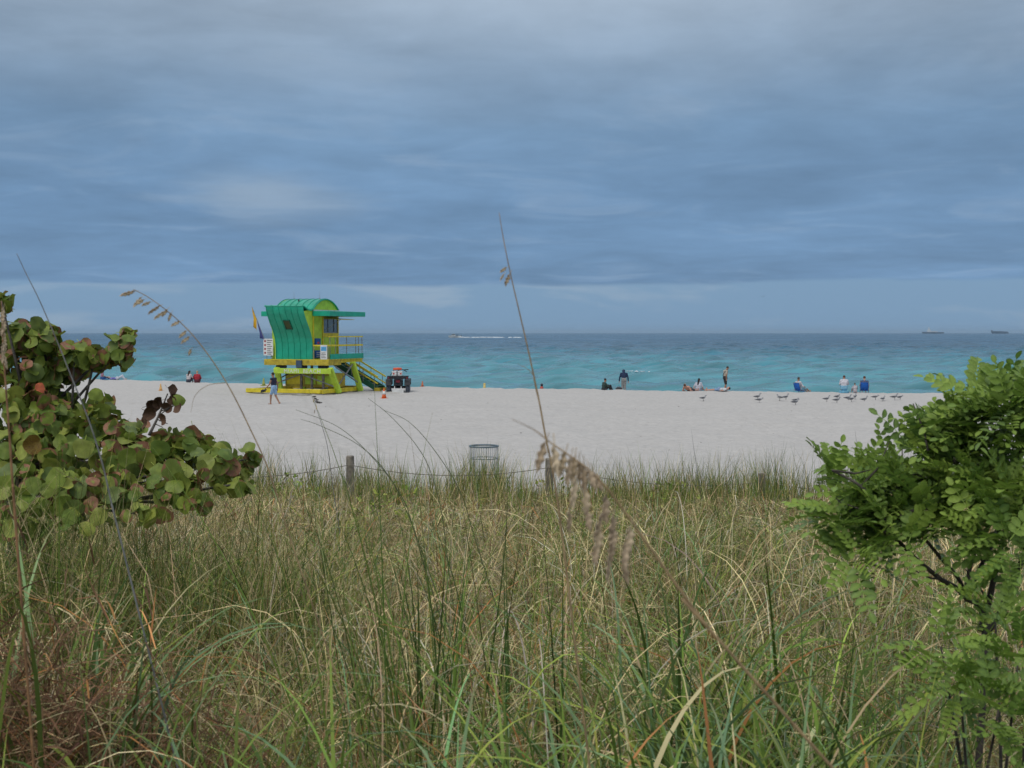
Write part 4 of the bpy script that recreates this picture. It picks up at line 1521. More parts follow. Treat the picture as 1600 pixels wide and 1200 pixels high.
# signs
mb = MB()
mb.box((-3.50, -.10, 2.42), (-2.80, -.06, 3.50))
sg = mb.build('notice_board', WHITE, T)
mb = MB()
for k in range(8):
    z = 3.38 - .125 * k
    mb.box((-3.24, -.105, z - .022), (-2.86 - .06 * ((k * 7) % 3), -.101, z + .022))
mb.build('print', TXT, sg)
mb = MB()
for k in range(4):
    z = 3.34 - .25 * k
    mb.box((-3.44, -.105, z - .06), (-3.31, -.101, z + .06))
mb.build('pictogram', mat('red_print', (.35, .05, .06), .6), sg)
for (z0, z1) in ((3.10, 3.52), (2.27, 2.75)):
    mb = MB()
    mb.box((.03, .27, z0), (.12, .92, z1))
    s_ = mb.build('blue_notice', NAVY, T)
    mb = MB()
    if z0 > 3:
        mb.ell((.122, .6, 3.24), (.004, .16, .07), 10, 6)
        mb.build('red_swimmer_mark', REDP, s_)
    else:
        for q in range(3):
            mb.box((.121, .36, 2.36 + .12 * q), (.124, .84, 2.39 + .12 * q))
        mb.build('print', WHITE, s_)
mb = MB()
mb.box((.66, -.12, 2.19), (1.13, -.085, 3.10))
sg = mb.build('notice_board', WHITE, T)
mb = MB()
mb.box((.70, -.125, 2.72), (1.09, -.121, 3.0))
mb.build('picture', SKYB, sg)
mb = MB()
for q in range(4):
    mb.box((.72, -.125, 2.28 + .10 * q), (1.06 - .05 * (q % 2), -.121, 2.315 + .10 * q))
mb.build('print', TXT, sg)
# name board with its lettering
mb = MB()
mb.box((-2.62, -.36, 1.27), (1.52, -.30, 1.61))
nbd = mb.build('name_board', LIME, T, bevel=.01)
cu = bpy.data.curves.new('lettering', 'FONT')
cu.body = 'MIAMI  BEACH'
cu.size = .36
cu.extrude = .006
cu.space_character = 1.12
tmp = bpy.data.objects.new('lettering', cu)
COL.objects.link(tmp)
dg = bpy.context.evaluated_depsgraph_get()
lme = bpy.data.meshes.new_from_object(tmp.evaluated_get(dg))
bpy.data.objects.remove(tmp)
lo = bpy.data.objects.new('lettering', lme)
COL.objects.link(lo)
lme.materials.clear()
lme.materials.append(WHITE)
lo.parent = nbd
xsz = [v.co.x for v in lme.vertices]
ksc = 2.62 / (max(xsz) - min(xsz))
lo.matrix_local = Matrix.Translation((-1.84 - min(xsz) * ksc, -.367, 1.31)) @ Matrix.Rotation(math.pi / 2, 4, 'X') @ Matrix.Diagonal((ksc, 1.0, 1, 1))
# legs, braces, piles, locker under the deck
for (a, b_) in (((1.33, -.12, 1.63), (1.52, .75, .05)), ((1.33, 3.0, 1.95), (1.55, 3.75, .05)), ((-2.5, -.12, 1.63), (-2.75, .75, .05)), ((-2.5, 3.0, 1.95), (-2.75, 3.75, .05))):
    mb = MB()
    mb.beam(a, b_, .20, .36, up=(1, 0, 0))
    mb.build('leg', LIME, T, bevel=.01)
mb = MB()
mb.box((-2.45, .85, .38), (1.10, 2.4, 1.25))
lk = mb.build('under_locker', YELD, T)
for (u0, u1) in ((-2.32, -1.3), (-1.0, -.22), (-.1, .98)):
    mb = MB()
    mb.box((u0, .82, .55), (u1, .847, 1.12))
    mb.build('locker_panel', LIME if u0 > -2 else YEL, lk)
for u in (-1.07, -.3, .52):
    mb = MB()
    mb.beam((u, .5, .15), (u, .5, 1.80), .13, .13)
    mb.build('pile', GREYW, T)
for (a, b_, m) in (((-2.75, .3, .62), (-1.1, .38, 1.2), GREYW), ((-.95, .38, 1.2), (1.3, .45, .45), STEEL), ((1.36, .6, 1.7), (1.5, 3.75, .5), STEEL), ((1.42, .9, .55), (1.36, 3.0, 1.85), STEEL), ((-2.9, .5, .8), (-2.0, .7, 1.3), DARK)):
    mb = MB()
    mb.beam(a, b_, .07, .07)
    mb.build('brace', m, T)
for u in (-2.3, -.8, .75):
    mb = MB()
    mb.tube([(u - .35, .1, 1.70), (u + .35, .1, 1.70)], .10, 10)
    mb.build('roller', DARK, T, smooth=True)
mb = MB()
mb.box((-1.02, -.28, 1.64), (-.62, -.17, 2.12))
mb.build('winch_bracket', mat('blue_grey_steel', (.05, .08, .13), .5), T)
# skids
for (a, b_, m) in (((-4.1, -1.2, .20), (1.26, -1.2, .20), YEL), ((1.22, -1.13, .17), (1.22, 4.4, .17), YEL), ((-4.0, -1.13, .17), (-4.0, 4.4, .17), YELD), ((-3.93, 4.3, .22), (1.15, 4.3, .22), YELD)):
    mb = MB()
    mb.beam(a, b_, .24, .26)
    mb.build('skid', m, T, bevel=.02)
# stairs along the rear edge
mb = MB()
for v in (4.95, 6.05):
    mb.beam((-1.4, v, 2.02), (2.15, v, .12), .07, .34)
mb.build('stringer', TEALD, T)
for k in range(11):
    t = (k + .5) / 11
    mb = MB()
    mb.box((-1.4 + 3.55 * t - .14, 4.99, 2.02 - 1.9 * t + .08), (-1.4 + 3.55 * t + .14, 6.01, 2.02 - 1.9 * t + .12))
    mb.build('tread', TEALD if k % 3 else GREYW, T)
mb = MB()
mb.box((-2.4, 4.82, 2.0), (-1.4, 6.1, 2.14))
mb.build('landing', YELD, T)
for v in (4.9, 6.1):
    mb = MB()
    mb.beam((-.2, v, 2.25), (2.25, v, .92), .07, .09)
    mb.beam((-.2, v, 1.80), (2.25, v, .47), .06, .07)
    mb.build('handrail', YEL, T)
    for u in (.3, 1.15, 2.0):
        mb = MB()
        zz = 2.02 - 1.9 * (u + 1.4) / 3.55
        mb.tube([(u, v, zz - .05), (u, v, zz + .92)], .025, 6)
        mb.build('rail_post', STEEL, T)
for (u, v) in ((2.1, 4.95), (2.1, 6.05)):
    mb = MB()
    mb.box((u - .1, v - .12, -.1), (u + .35, v + .12, .2))
    mb.build('footing', YELD, T)
# flag pole with two flags
mb = MB()
mb.tube([(-2.9, -.05, 2.2), (-4.37, -.05, 5.58)], .022, 6)
mb.build('flag_pole', STEEL, T)


def flag(name, m, top, bot, drop, wid):
    vs, fs = [], []
    nx_, nz_ = 7, 6
    top, bot = Vector(top), Vector(bot)
    for j in range(nz_ + 1):
        for i in range(nx_ + 1):
            s, t = i / nx_, j / nz_
            p = top.lerp(bot, t)
            p = p + Vector((wid * s * (1 - t) + .04 * math.sin(6 * t + 2 * s) * s, .09 * math.sin(9 * t + 2 * s) * s, -(drop[0] + (drop[1] - drop[0]) * t) * s))
            vs.append(p)
    for j in range(nz_):
        for i in range(nx_):
            a = j * (nx_ + 1) + i
            fs.append((a, a + 1, a + nx_ + 2, a + nx_ + 1))
    mb = MB()
    mb.add(vs, fs)
    o = mb.build(name, m, T, smooth=True)
    sm = o.modifiers.new('cloth', 'SOLIDIFY')
    sm.thickness = .008
    return o


flag('yellow_flag', mat('yellow_cloth', (.68, .40, .03), .8), (-4.36, -.07, 5.56), (-4.02, -.07, 4.78), (1.15, .80), .10)
flag('purple_flag', mat('purple_cloth', (.065, .075, .24), .8), (-3.99, -.07, 4.71), (-3.48, -.07, 3.55), (1.15, .10), .18)

tm = T.matrix_basis


def tw_(u, v, z):
    return Matrix.Translation(T.location) @ Matrix.Rotation(-TH, 4, 'Z') @ Vector((u, v, z))


# red rescue float on the porch
mb = MB()
mb.tube([(-.36, 0, .10), (-.30, 0, .10), (0, 0, .10), (.30, 0, .10), (.36, 0, .10)], [.03, .095, .10, .095, .03], 12)
mb.tube([(-.2, 0, .19), (-.12, 0, .26), (.12, 0, .26), (.2, 0, .19)], .015, 6)
o = mb.build('rescue_float', REDP, None, smooth=True)
o.location = tw_(.9, 3.2, 2.19)
o.rotation_euler = (0, 0, .3)
tag(o, 'red rescue float lying on the porch of the lifeguard tower', 'rescue float')


# ------------------------------------------------------------------ cones
def cone(px, Y, h, color, label, stripe=True):
    p = P(px, Y)
    root = empty('traffic_cone', p, random.random(), label, 'traffic cone', 'traffic cones on the sand')
    m = mat('cone_plastic', color, .5, .12, 6)
    mb = MB()
    r = h * .24
    mb.box((-r * 1.25, -r * 1.25, -.02), (r * 1.25, r * 1.25, .04))
    mb.build('base', m, root)
    mb = MB()
    mb.lathe([(r, .03), (r * .72, h * .35), (r * .26, h - .02), (r * .18, h)], 14)
    mb.build('body', m, root, smooth=True)
    if stripe:
        mb = MB()
        mb.lathe([(r * .76, h * .40), (r * .44, h * .72)], 14)
        mb.build('reflective_band', WHITE, root, smooth=True)


ORANGE = (.75, .14, .03)
cone(600, 76.5, .62, ORANGE, 'orange cone with white band on the sand near the beach vehicle')
cone(660, 91.5, .42, (.55, .16, .07), 'small dull orange cone at the sand edge right of the beach vehicle', False)
cone(251, 86.0, .50, (.70, .40, .14), 'faded orange cone on the open sand right of the round-leaved shrub', False)
cone(412, 93.0, .56, (.36, .38, .09), 'yellowish green cone behind the tower skid', False)
cone(510, 84.6, .62, (.12, .40, .14), 'green cone in front of the locker under the tower')
p = P(757, 92.0)
mb = MB()
mb.lathe([(.10, -.03), (.10, .10), (.085, .12), (.085, .36), (.05, .40)], 10)
o = mb.build('marker_post', mat('pale_yellow_plastic', (.62, .48, .16), .6), None, smooth=True)
o.location = p
tag(o, 'small pale yellow marker post at the edge of the sand', 'marker')

# ------------------------------------------------------------------ beach vehicle
BLK = mat('black_plastic', (.018, .020, .024), .5, .2, 6)
RUB = mat('dusty_tyre', (.085, .10, .125), .85, .25, 14, bump=.5)
RED2 = mat('dark_red_paint', (.22, .02, .03), .5)
ap = P(622, 84.5)
A = empty('beach_vehicle', ap + Vector((0, 0, -.08)), R(3), 'black four-wheeled beach vehicle seen from behind, beside the tower stairs', 'quad bike')
for (x, y, r, w) in ((-.60, 0, .34, .26), (.60, 0, .34, .26), (-.60, 1.35, .34, .24), (.60, 1.35, .34, .24)):
    mb = MB()
    mb.tube([(x - w / 2, y, r), (x - w / 2 + .03, y, r), (x - w / 4, y, r), (x + w / 4, y, r), (x + w / 2 - .03, y, r), (x + w / 2, y, r)], [r * .72, r * .92, r, r, r * .92, r * .72], 22)
    for k in range(22):
        a = 2 * math.pi * k / 22
        c_, s_ = math.cos(a), math.sin(a)
        mb.beam((x - w * .36, y + c_ * r * 1.0, r + s_ * r * 1.0), (x + w * .36, y + math.cos(a + .12) * r, r + math.sin(a + .12) * r), .03, .03)
    wh = mb.build('wheel', RUB, A, smooth=False)
    mb = MB()
    mb.tube([(x - w * .52, y, r), (x + w * .52, y, r)], r * .5, 14)
    mb.build('rim', STEEL, wh)
mb = MB()
mb.prism([(-.35, .45), (-.30, .75), (.1, .82), (.5, .72), (1.0, .78), (1.5, .80), (1.75, .6), (1.6, .40), (.2, .36)], 'x', -.26, .26)
mb.tube([(-.6, 0, .34), (.6, 0, .34)], .05, 8)
mb.tube([(-.6, 1.35, .34), (.6, 1.35, .34)], .05, 8)
mb.build('body', BLK, A, bevel=.04)
for s in (-1, 1):
    for y0 in (0, 1.35):
        mb = MB()
        pr = [(y0 + .46 * math.cos(a), .36 + .44 * math.sin(a)) for a in [R(15 + 15 * k) for k in range(11)]]
        pr2 = [(y0 + .42 * math.cos(a), .36 + .40 * math.sin(a)) for a in [R(15 + 15 * k) for k in range(11)]][::-1]
        for i in range(10):
            q = [pr[i], pr[i + 1], pr2[9 - i], pr2[10 - i]]
            mb.prism(q, 'x', s * .40, s * .76)
        mb.build('fender', BLK, A)
mb = MB()
mb.prism([(-.15, .80), (.1, .92), (.55, .88), (.6, .78), (-.1, .72)], 'x', -.2, .2)
mb.build('seat', DARK, A, bevel=.03)
mb = MB()
for x in (-.62, -.31, 0, .31, .62):
    mb.tube([(x, -.45, .96), (x, .15, .96)], .018, 6)
for y in (-.45, .15):
    mb.tube([(-.66, y, .96), (.66, y, .96)], .022, 6)
for x in (-.45, .45):
    mb.tube([(x, -.3, .70), (x, -.3, .96)], .02, 6)
mb.box((-.66, -.47, .82), (.66, -.44, .95))
mb.build('rear_rack', BLK, A)
mb = MB()
mb.tube([(-.52, .85, .98), (-.30, .95, 1.28), (0, 1.0, 1.38), (.30, .95, 1.28), (.52, .85, 1.18)], .022, 7)
mb.tube([(.30, .95, 1.28), (.62, .85, 1.30)], .03, 6)
mb.tube([(0, 1.05, .8), (0, 1.0, 1.38)], .03, 7)
mb.build('handlebar', BLK, A)
mb = MB()
mb.box((-.12, -.40, .62), (.12, -.37, .76))
mb.build('tail_panel', RED2, A)
for s in (-1, 1):
    mb = MB()
    mb.box((s * .58 - .05, -.49, .84), (s * .58 + .05, -.472, .92))
    mb.build('tail_light', RED2, A)
mb = MB()
mb.box((-.36, -.48, .03), (.36, -.42, .26))
mb.beam((-.2, -.44, .2), (-.2, -.2, .5), .05, .05)
mb.beam((.2, -.44, .2), (.2, -.2, .5), .05, .05)
mb.build('rear_board', WHITE, A, bevel=.01)
A.scale = (1.06, 1.12, 1.20)
MA = Matrix.Translation(A.location) @ Matrix.Rotation(R(3), 4, "Z") @ Matrix.Diagonal((1.06, 1.12, 1.20, 1))
mb = MB()
mb.box((-.34, -.24, 0), (.34, .16, .25))
o = empty('cool_box', MA @ Vector((-.05, -.1, .98)), R(3), 'white cool box strapped on the rack of the beach vehicle', 'cool box')
mb.build('box', WHITE, o, bevel=.03)
mb = MB()
mb.box((-.35, -.25, .252), (.35, .17, .31))
mb.build('lid', WHITE, o, bevel=.02)
mb = MB()
mb.box((-.03, -.27, 0), (.03, -.253, .31))
mb.build('strap', DARK, o)
for x in (-.22, .24):
    mb = MB()
    mb.ell((x, -.245, .15), (.06, .012, .05), 10, 6)
    mb.build('red_cross_mark', REDP, o)
mb = MB()
mb.tube([(-.30, 0, .08), (-.24, 0, .08), (0, 0, .09), (.24, 0, .08), (.30, 0, .08)], [.03, .085, .09, .085, .03], 12)
o = mb.build('rescue_float', mat('orange_red_plastic', (.70, .10, .04), .5), None, smooth=True)
o.location = MA @ Vector((-.03, -.14, 1.29))
o.rotation_euler = (0, 0, .1)
tag(o, 'orange-red rescue float lying on the white cool box', 'rescue float')

# ------------------------------------------------------------------ people
SKIN = {k: mat('skin_' + k, c, .55, .08, 20) for k, c in {'tan': (.36, .19, .12), 'fair': (.52, .32, .24), 'brown': (.23, .115, .07), 'pink': (.55, .28, .20)}.items()}
_cloth = {}


def cloth(c):
    if c not in _cloth:
        _cloth[c] = mat('cloth', c, .85, .14, 14, bump=.3)
    return _cloth[c]


def pose_walk():
    return dict(pelvis=(0, 0, .95), chest=(0, .03, 1.28), neck=(0, .04, 1.48), head=(0, .07, 1.63),
                shL=(-.18, .03, 1.42), elL=(-.25, .10, 1.14), wrL=(-.27, .30, .95), shR=(.18, .03, 1.42), elR=(.25, -.06, 1.14), wrR=(.25, -.04, .88),
                hipL=(-.09, 0, .92), knL=(-.10, .14, .50), anL=(-.09, .17, .08), hipR=(.09, 0, .92), knR=(.10, -.04, .49), anR=(.10, -.28, .12))


def pose_stand():
    return dict(pelvis=(0, 0, .93), chest=(0, .06, 1.24), neck=(0, .12, 1.44), head=(0, .22, 1.54),
                shL=(-.20, .08, 1.38), elL=(-.30, .08, 1.10), wrL=(-.33, .12, .84), shR=(.20, .08, 1.38), elR=(.30, .08, 1.10), wrR=(.32, .12, .84),
                hipL=(-.09, 0, .90), knL=(-.11, .05, .48), anL=(-.11, 0, .08), hipR=(.09, 0, .90), knR=(.08, .03, .48), anR=(.06, -.06, .08))


def pose_sit():
    return dict(pelvis=(0, 0, .13), chest=(0, .05, .46), neck=(0, .10, .66), head=(0, .14, .80),
                shL=(-.18, .07, .60), elL=(-.27, .20, .36), wrL=(-.14, .42, .40), shR=(.18, .07, .60), elR=(.27, .20, .36), wrR=(.14, .42, .40),
                hipL=(-.09, .03, .13), knL=(-.16, .46, .44), anL=(-.12, .66, .08), hipR=(.09, .03, .13), knR=(.16, .46, .44), anR=(.12, .66, .08))


def pose_sitflat():
    d = pose_sit()
    d.update(knL=(-.15, .46, .20), anL=(-.17, .88, .08), knR=(.15, .46, .22), anR=(.17, .88, .08), elL=(-.30, -.05, .36), wrL=(-.32, -.10, .10), elR=(.27, .12, .36), wrR=(.2, .36, .24))
    return d


def pose_chair():
    return dict(pelvis=(0, .05, .26), chest=(0, -.10, .58), neck=(0, -.12, .78), head=(0, -.08, .92),
                shL=(-.19, -.10, .72), elL=(-.28, .02, .46), wrL=(-.24, .26, .42), shR=(.19, -.10, .72), elR=(.28, .02, .46), wrR=(.24, .26, .42),
                hipL=(-.09, .07, .25), knL=(-.12, .50, .36), anL=(-.12, .86, .08), hipR=(.09, .07, .25), knR=(.12, .50, .33), anR=(.12, .88, .08))


def pose_lie(knee=0.0, prop=0.0):
    return dict(pelvis=(0, 0, .12), chest=(0, -.32, .13 + prop * .6), neck=(0, -.52, .14 + prop), head=(0, -.64, .20 + prop * 1.2),
                shL=(-.18, -.46, .13 + prop), elL=(-.32, -.40, .08), wrL=(-.30, -.18, .06), shR=(.18, -.46, .13 + prop), elR=(.32, -.40, .08), wrR=(.30, -.18, .06),
                hipL=(-.09, .03, .12), knL=(-.11, .42, .10 + knee), anL=(-.11, .84 - knee * .7, .08), hipR=(.09, .03, .12), knR=(.11, .42, .10 + knee * .8), anR=(.12, .86 - knee * .6, .08))


def limbs(mb, J, keys, inf=0.0, sc=1.0, slim=1.0):
    V_ = {k: Vector(v) for k, v in J.items()}
    fwd = Vector((0, 1, 0))

    def cap(a, b_, ra, rb, t0=0, t1=1):
        A_, B_ = V_[a] if isinstance(a, str) else a, V_[b_] if isinstance(b_, str) else b_
        mb.capsule(A_.lerp(B_, t0), A_.lerp(B_, t1), (ra + (rb - ra) * t0) * slim + inf, (ra + (rb - ra) * t1) * slim + inf)
    for k in keys:
        n, t1 = (k if isinstance(k, tuple) else (k, 1))
        if n == 'torso':
            mid = (V_['pelvis'] + V_['chest']) / 2
            for s in (-1, 1):
                o_ = Vector((s * .065, 0, 0))
                cap(V_['pelvis'] + o_ * 1.1, mid + o_ * .9, .115, .100)
                cap(mid + o_ * .9, V_['chest'] + o_ * 1.25, .100, .115)
            cap(V_['chest'], (V_['shL'] + V_['shR']) / 2, .12, .09)
            cap('shL', 'shR', .068, .068)
        elif n == 'pelvis':
            for s in (-1, 1):
                cap(V_['pelvis'] + Vector((s * .07, 0, -.02)), V_['pelvis'] + Vector((s * .07, 0, .07)), .118, .108)
        elif n == 'arms':
            for s in 'LR':
                cap('sh' + s, 'el' + s, .056, .043, 0, min(1, t1 * 2))
                if t1 > .5:
                    cap('el' + s, 'wr' + s, .043, .032, 0, (t1 - .5) * 2)
        elif n == 'legs':
            for s in 'LR':
                cap('hip' + s, 'kn' + s, .092, .062, 0, min(1, t1 * 2))
                if t1 > .5:
                    cap('kn' + s, 'an' + s, .062, .040, 0, (t1 - .5) * 2)
        elif n == 'head':
            hd = V_['head']
            up = (hd - V_['neck']).normalized()
            cap('neck', 'head', .058, .060)
            mb.ell(hd + up * .035, (.076, .095, .112), 12, 10)
            f = (fwd - up * fwd.dot(up))
            f = f.normalized() if f.length > .2 else Vector((0, 0, 1))
            mb.capsule(hd + f * .085 + up * .03, hd + f * .108 + up * .012, .010, .014)        # nose
            mb.capsule(hd + f * .055 - up * .055, hd + f * .075 - up * .05, .035, .028)        # chin
            for s in (-1, 1):
                e = Vector((s * .080, 0, 0))
                mb.capsule(hd + e + up * .0, hd + e + up * .04, .013, .018)                     # ears
        elif n == 'hands':
            for s in 'LR':
                w, e = V_['wr' + s], V_['el' + s]
                d = (w - e).normalized()
                sx = d.cross(Vector((0, 0, 1)))
                sx = sx.normalized() if sx.length > .1 else Vector((0, 1, 0))
                nn = sx.cross(d)
                pe = w + d * .085
                mb.capsule(w + sx * .018, pe + sx * .022, .020, .018)
                mb.capsule(w - sx * .018, pe - sx * .022, .020, .018)
                for i in range(4):
                    b0 = pe + sx * (.032 - .0215 * i)
                    l = (.062, .075, .070, .052)[i]
                    k1 = b0 + (d + nn * .25 * (-1)).normalized() * l * .55
                    mb.capsule(b0, k1, .0095, .009)
                    mb.capsule(k1, k1 + (d - nn * .7).normalized() * l * .45, .009, .008)
                t0 = w + d * .03 + sx * .03
                mb.capsule(t0, t0 + (d * .6 + sx * .8 - nn * .2).normalized() * .055, .012, .010)
        elif n == 'feet':
            for s in 'LR':
                a_, k_ = V_['an' + s], V_['kn' + s]
                shin = (a_ - k_).normalized()
                f = Vector((0, 1, 0)) - shin * shin.y
                f = f.normalized() if f.length > .3 else Vector((0, 0, 1))
                heel = a_ - f * .045 + shin * .04
                mb.capsule(heel, a_ + f * .14 + shin * .045, .038, .028)
                mb.capsule(a_, heel, .04, .036)


def remeshed(mb, name, m, parent, vox=.016):
    o = mb.build(name, m, parent, smooth=True)
    r = o.modifiers.new('remesh', 'REMESH')
    r.mode = 'VOXEL'
    r.voxel_size = vox
    r.use_smooth_shade = True
    s = o.modifiers.new('smooth', 'SMOOTH')
    s.factor = .5
    s.iterations = 2
    return o


def person(px, Y, pose, rz, label, skin, top, bottom, hair, scale=1.0, sleeves=.5, legs=.35, hairlen=0.0, dz=0, slim=1.0, group='people on the beach', topc=None, name='person', hood=False, bare=False, shoes=None):
    p = P(px, Y)
    root = empty(name, p + Vector((0, 0, dz)), rz, label, 'person', group)
    root.scale = (scale,) * 3
    mb = MB()
    limbs(mb, pose, ['torso', 'pelvis', 'arms', 'legs', 'head', 'hands', 'feet'], 0, slim=slim)
    remeshed(mb, 'body', SKIN[skin], root, .017)
    if top:
        mb = MB()
        limbs(mb, pose, ['torso'] + ([('arms', sleeves)] if sleeves else []), .014, slim=slim)
        t_ = remeshed(mb, 'shirt', cloth(top), root, .024)
        if hood:
            mb = MB()
            n_, h_ = Vector(pose['neck']), Vector(pose['head'])
            mb.capsule(n_ + Vector((0, -.05, -.02)), h_ + Vector((0, -.02, .03)), .09, .118)
            remeshed(mb, 'hood', cloth(top), root, .02)
    if bottom:
        mb = MB()
        limbs(mb, pose, ['pelvis', ('legs', legs)], .018, slim=slim)
        remeshed(mb, 'trousers' if legs > .8 else 'shorts', cloth(bottom), root, .024)
    if shoes:
        mb = MB()
        limbs(mb, pose, ['feet'], .008)
        remeshed(mb, 'footwear', cloth(shoes), root, .016)
    if hair and not hood:
        hd, nk = Vector(pose['head']), Vector(pose['neck'])
        up = (hd - nk).normalized()
        back = Vector((0, -1, 0)) - up * (-up.y)
        back = back.normalized() if back.length > .2 else Vector((0, 0, -1))
        mb = MB()
        mb.ell(hd + up * .062 + back * .020, (.086, .092, .098), 12, 10)
        if hairlen:
            mb.capsule(hd + back * .06 + up * .03, hd + back * .085 - up * hairlen, .078, .065)
        remeshed(mb, 'hair', cloth(hair), root, .02)
    return root


w1 = pose_walk()
wk = person(428, 70.4, w1, R(62), 'barefoot person in dark tank top and light blue shorts walking past the tower', 'tan', (.020, .022, .05), (.30, .46, .66), (.03, .022, .018), sleeves=0, legs=.36)
mb = MB()
limbs(mb, w1, [('legs', .42)], .022)
# the two shoes carried in the hand
hand = Matrix.Translation(wk.location) @ Matrix.Rotation(R(62), 4, 'Z') @ Vector((-.27, .38, .86))
for k in range(2):
    mb = MB()
    mb.tube([(-.13, 0, 0), (-.10, 0, .005), (0, 0, 0), (.09, 0, -.01), (.14, 0, -.02)], [.02, .042, .040, .038, .015], 8)
    mb.box((-.14, -.042, -.055), (.15, .042, -.03))
    mb.tube([(-.08, 0, .03), (-.07, 0, .07)], [.035, .04], 8)
    o = mb.build('shoe', DARK, None, smooth=True)
    o.location = hand + Vector((-.06 - .07 * k, -.05 + .07 * k, -.05 - .05 * k))
    o.rotation_euler = (R(10), R(-25 + 12 * k), R(15 * k - 10))
    tag(o, 'black shoe carried in the hand of the barefoot walking person', 'shoe', 'pair of carried black shoes')

person(975, 91.6, pose_stand(), R(3), 'person in dark blue jacket and light grey trousers walking down to the water', 'fair', (.018, .035, .085), (.27, .27, .26), (.02, .02, .03), sleeves=.97, legs=.97, hood=True, shoes=(.03, .03, .03))
m_ = pose_walk()
m_.update(head=(0, .16, 1.60), neck=(0, .08, 1.48), wrL=(-.22, .16, .90), anL=(-.09, .10, .08), knL=(-.1, .10, .5), anR=(.10, -.14, .09), knR=(.1, .0, .49))
mn = person(1133, 85.6, m_, R(-72), 'standing man in beige T-shirt with shoulder strap and dark shorts, looking down', 'tan', (.46, .41, .33), (.030, .027, .027), (.02, .015, .012), sleeves=.3, legs=.45, scale=.96, shoes=(.12, .05, .03))
mb = MB()
mb.tube([(.20, .03, 1.50), (.14, -.11, 1.38), (0, -.14, 1.22), (-.16, -.10, 1.08), (-.20, .02, 1.03), (-.10, .15, 1.15), (.06, .17, 1.36), (.16, .10, 1.49)], .018, 6)
mb.build('shoulder_strap', cloth((.03, .03, .035)), mn, smooth=True)
person(943, 91.0, pose_sit(), R(-65), 'person in dark green top sitting on the sand with drawn-up knees', 'tan', (.030, .055, .045), (.03, .03, .035), (.015, .012, .01), sleeves=.9, legs=.9)
person(294.5, 100.6, pose_sit(), R(-25), 'person with long brown hair and white top sitting beside the red jacket', 'fair', (.55, .50, .50), (.05, .05, .07), (.035, .020, .015), sleeves=.4, legs=.9, hairlen=.28)
person(308, 100.6, pose_sit(), R(6), 'fair-haired person in red jacket sitting on the sand', 'fair', (.36, .022, .035), (.10, .02, .03), (.42, .28, .14), sleeves=.97, legs=.9, slim=1.18)
person(159, 107.0, pose_sitflat(), R(-75), 'dark-haired person in pink top sitting near the round-leaved shrub', 'tan', (.42, .22, .30), (.03, .10, .26), (.02, .016, .016), sleeves=.3, legs=.4, hairlen=.1)
person(183, 107.0, pose_lie(.30), R(-88), 'person in purple top and white trousers lying on the sand', 'fair', (.20, .17, .42), (.52, .54, .60), (.03, .02, .03), sleeves=.5, legs=.95)
person(1078, 86.2, pose_lie(.0, .20), R(-38), 'bare-chested person reclining on the sand beside the dark-haired sitter', 'pink', None, (.05, .06, .07), (.10, .06, .04), legs=.4, slim=1.1)
person(1091, 87.6, pose_sitflat(), R(-30), 'person with long dark hair and pale top sitting between the sunbathers', 'fair', (.52, .52, .58), (.30, .30, .34), (.020, .014, .014), sleeves=.4, legs=.5, hairlen=.30)
person(1124, 84.6, pose_lie(.0), R(68), 'person in white and blue lying on the sand at the feet of the standing man', 'pink', (.55, .55, .56), (.22, .32, .48), (.02, .016, .016), legs=.3, scale=.95)
sitc = pose_chair()
person(1249, 85.4, sitc, R(-55), 'person in white shirt leaning back in a low blue chair on its own', 'tan', (.56, .54, .56), (.25, .50, .60), (.06, .045, .035), sleeves=.7, legs=.5)
s2 = pose_sit()
s2.update({k: (v[0], v[1], v[2] + .22) for k, v in s2.items() if k not in ('anL', 'anR', 'knL', 'knR')})
person(1319, 83.4, s2, R(-12), 'broad man in white T-shirt sitting on a light blue cushion', 'tan', (.60, .58, .62), (.20, .42, .56), (.10, .06, .05), sleeves=.42, legs=.5, slim=1.22)
person(1336.5, 83.4, pose_sit(), R(5), 'small child in pale shirt sitting between the two adults', 'fair', (.55, .50, .52), (.45, .40, .42), (.09, .06, .04), scale=.66, sleeves=.4, legs=.5)
person(1350.5, 83.2, pose_chair(), R(-14), 'person with short reddish brown hair sitting in a blue chair beside the child', 'fair', (.05, .07, .16), (.05, .05, .08), (.09, .035, .02), sleeves=0, legs=.4)

mb = MB()
mb.box((-.30, -.22, 0), (.30, .22, .17))
o = mb.build('cushion', mat('light_blue_cloth', (.16, .42, .58), .8, .2, 5), None, bevel=.04)
o.location = P(1319, 83.35) + Vector((0, 0, .02))
o.rotation_euler = (0, 0, -.2)
tag(o, 'light blue cushion under the broad man in white', 'cushion')

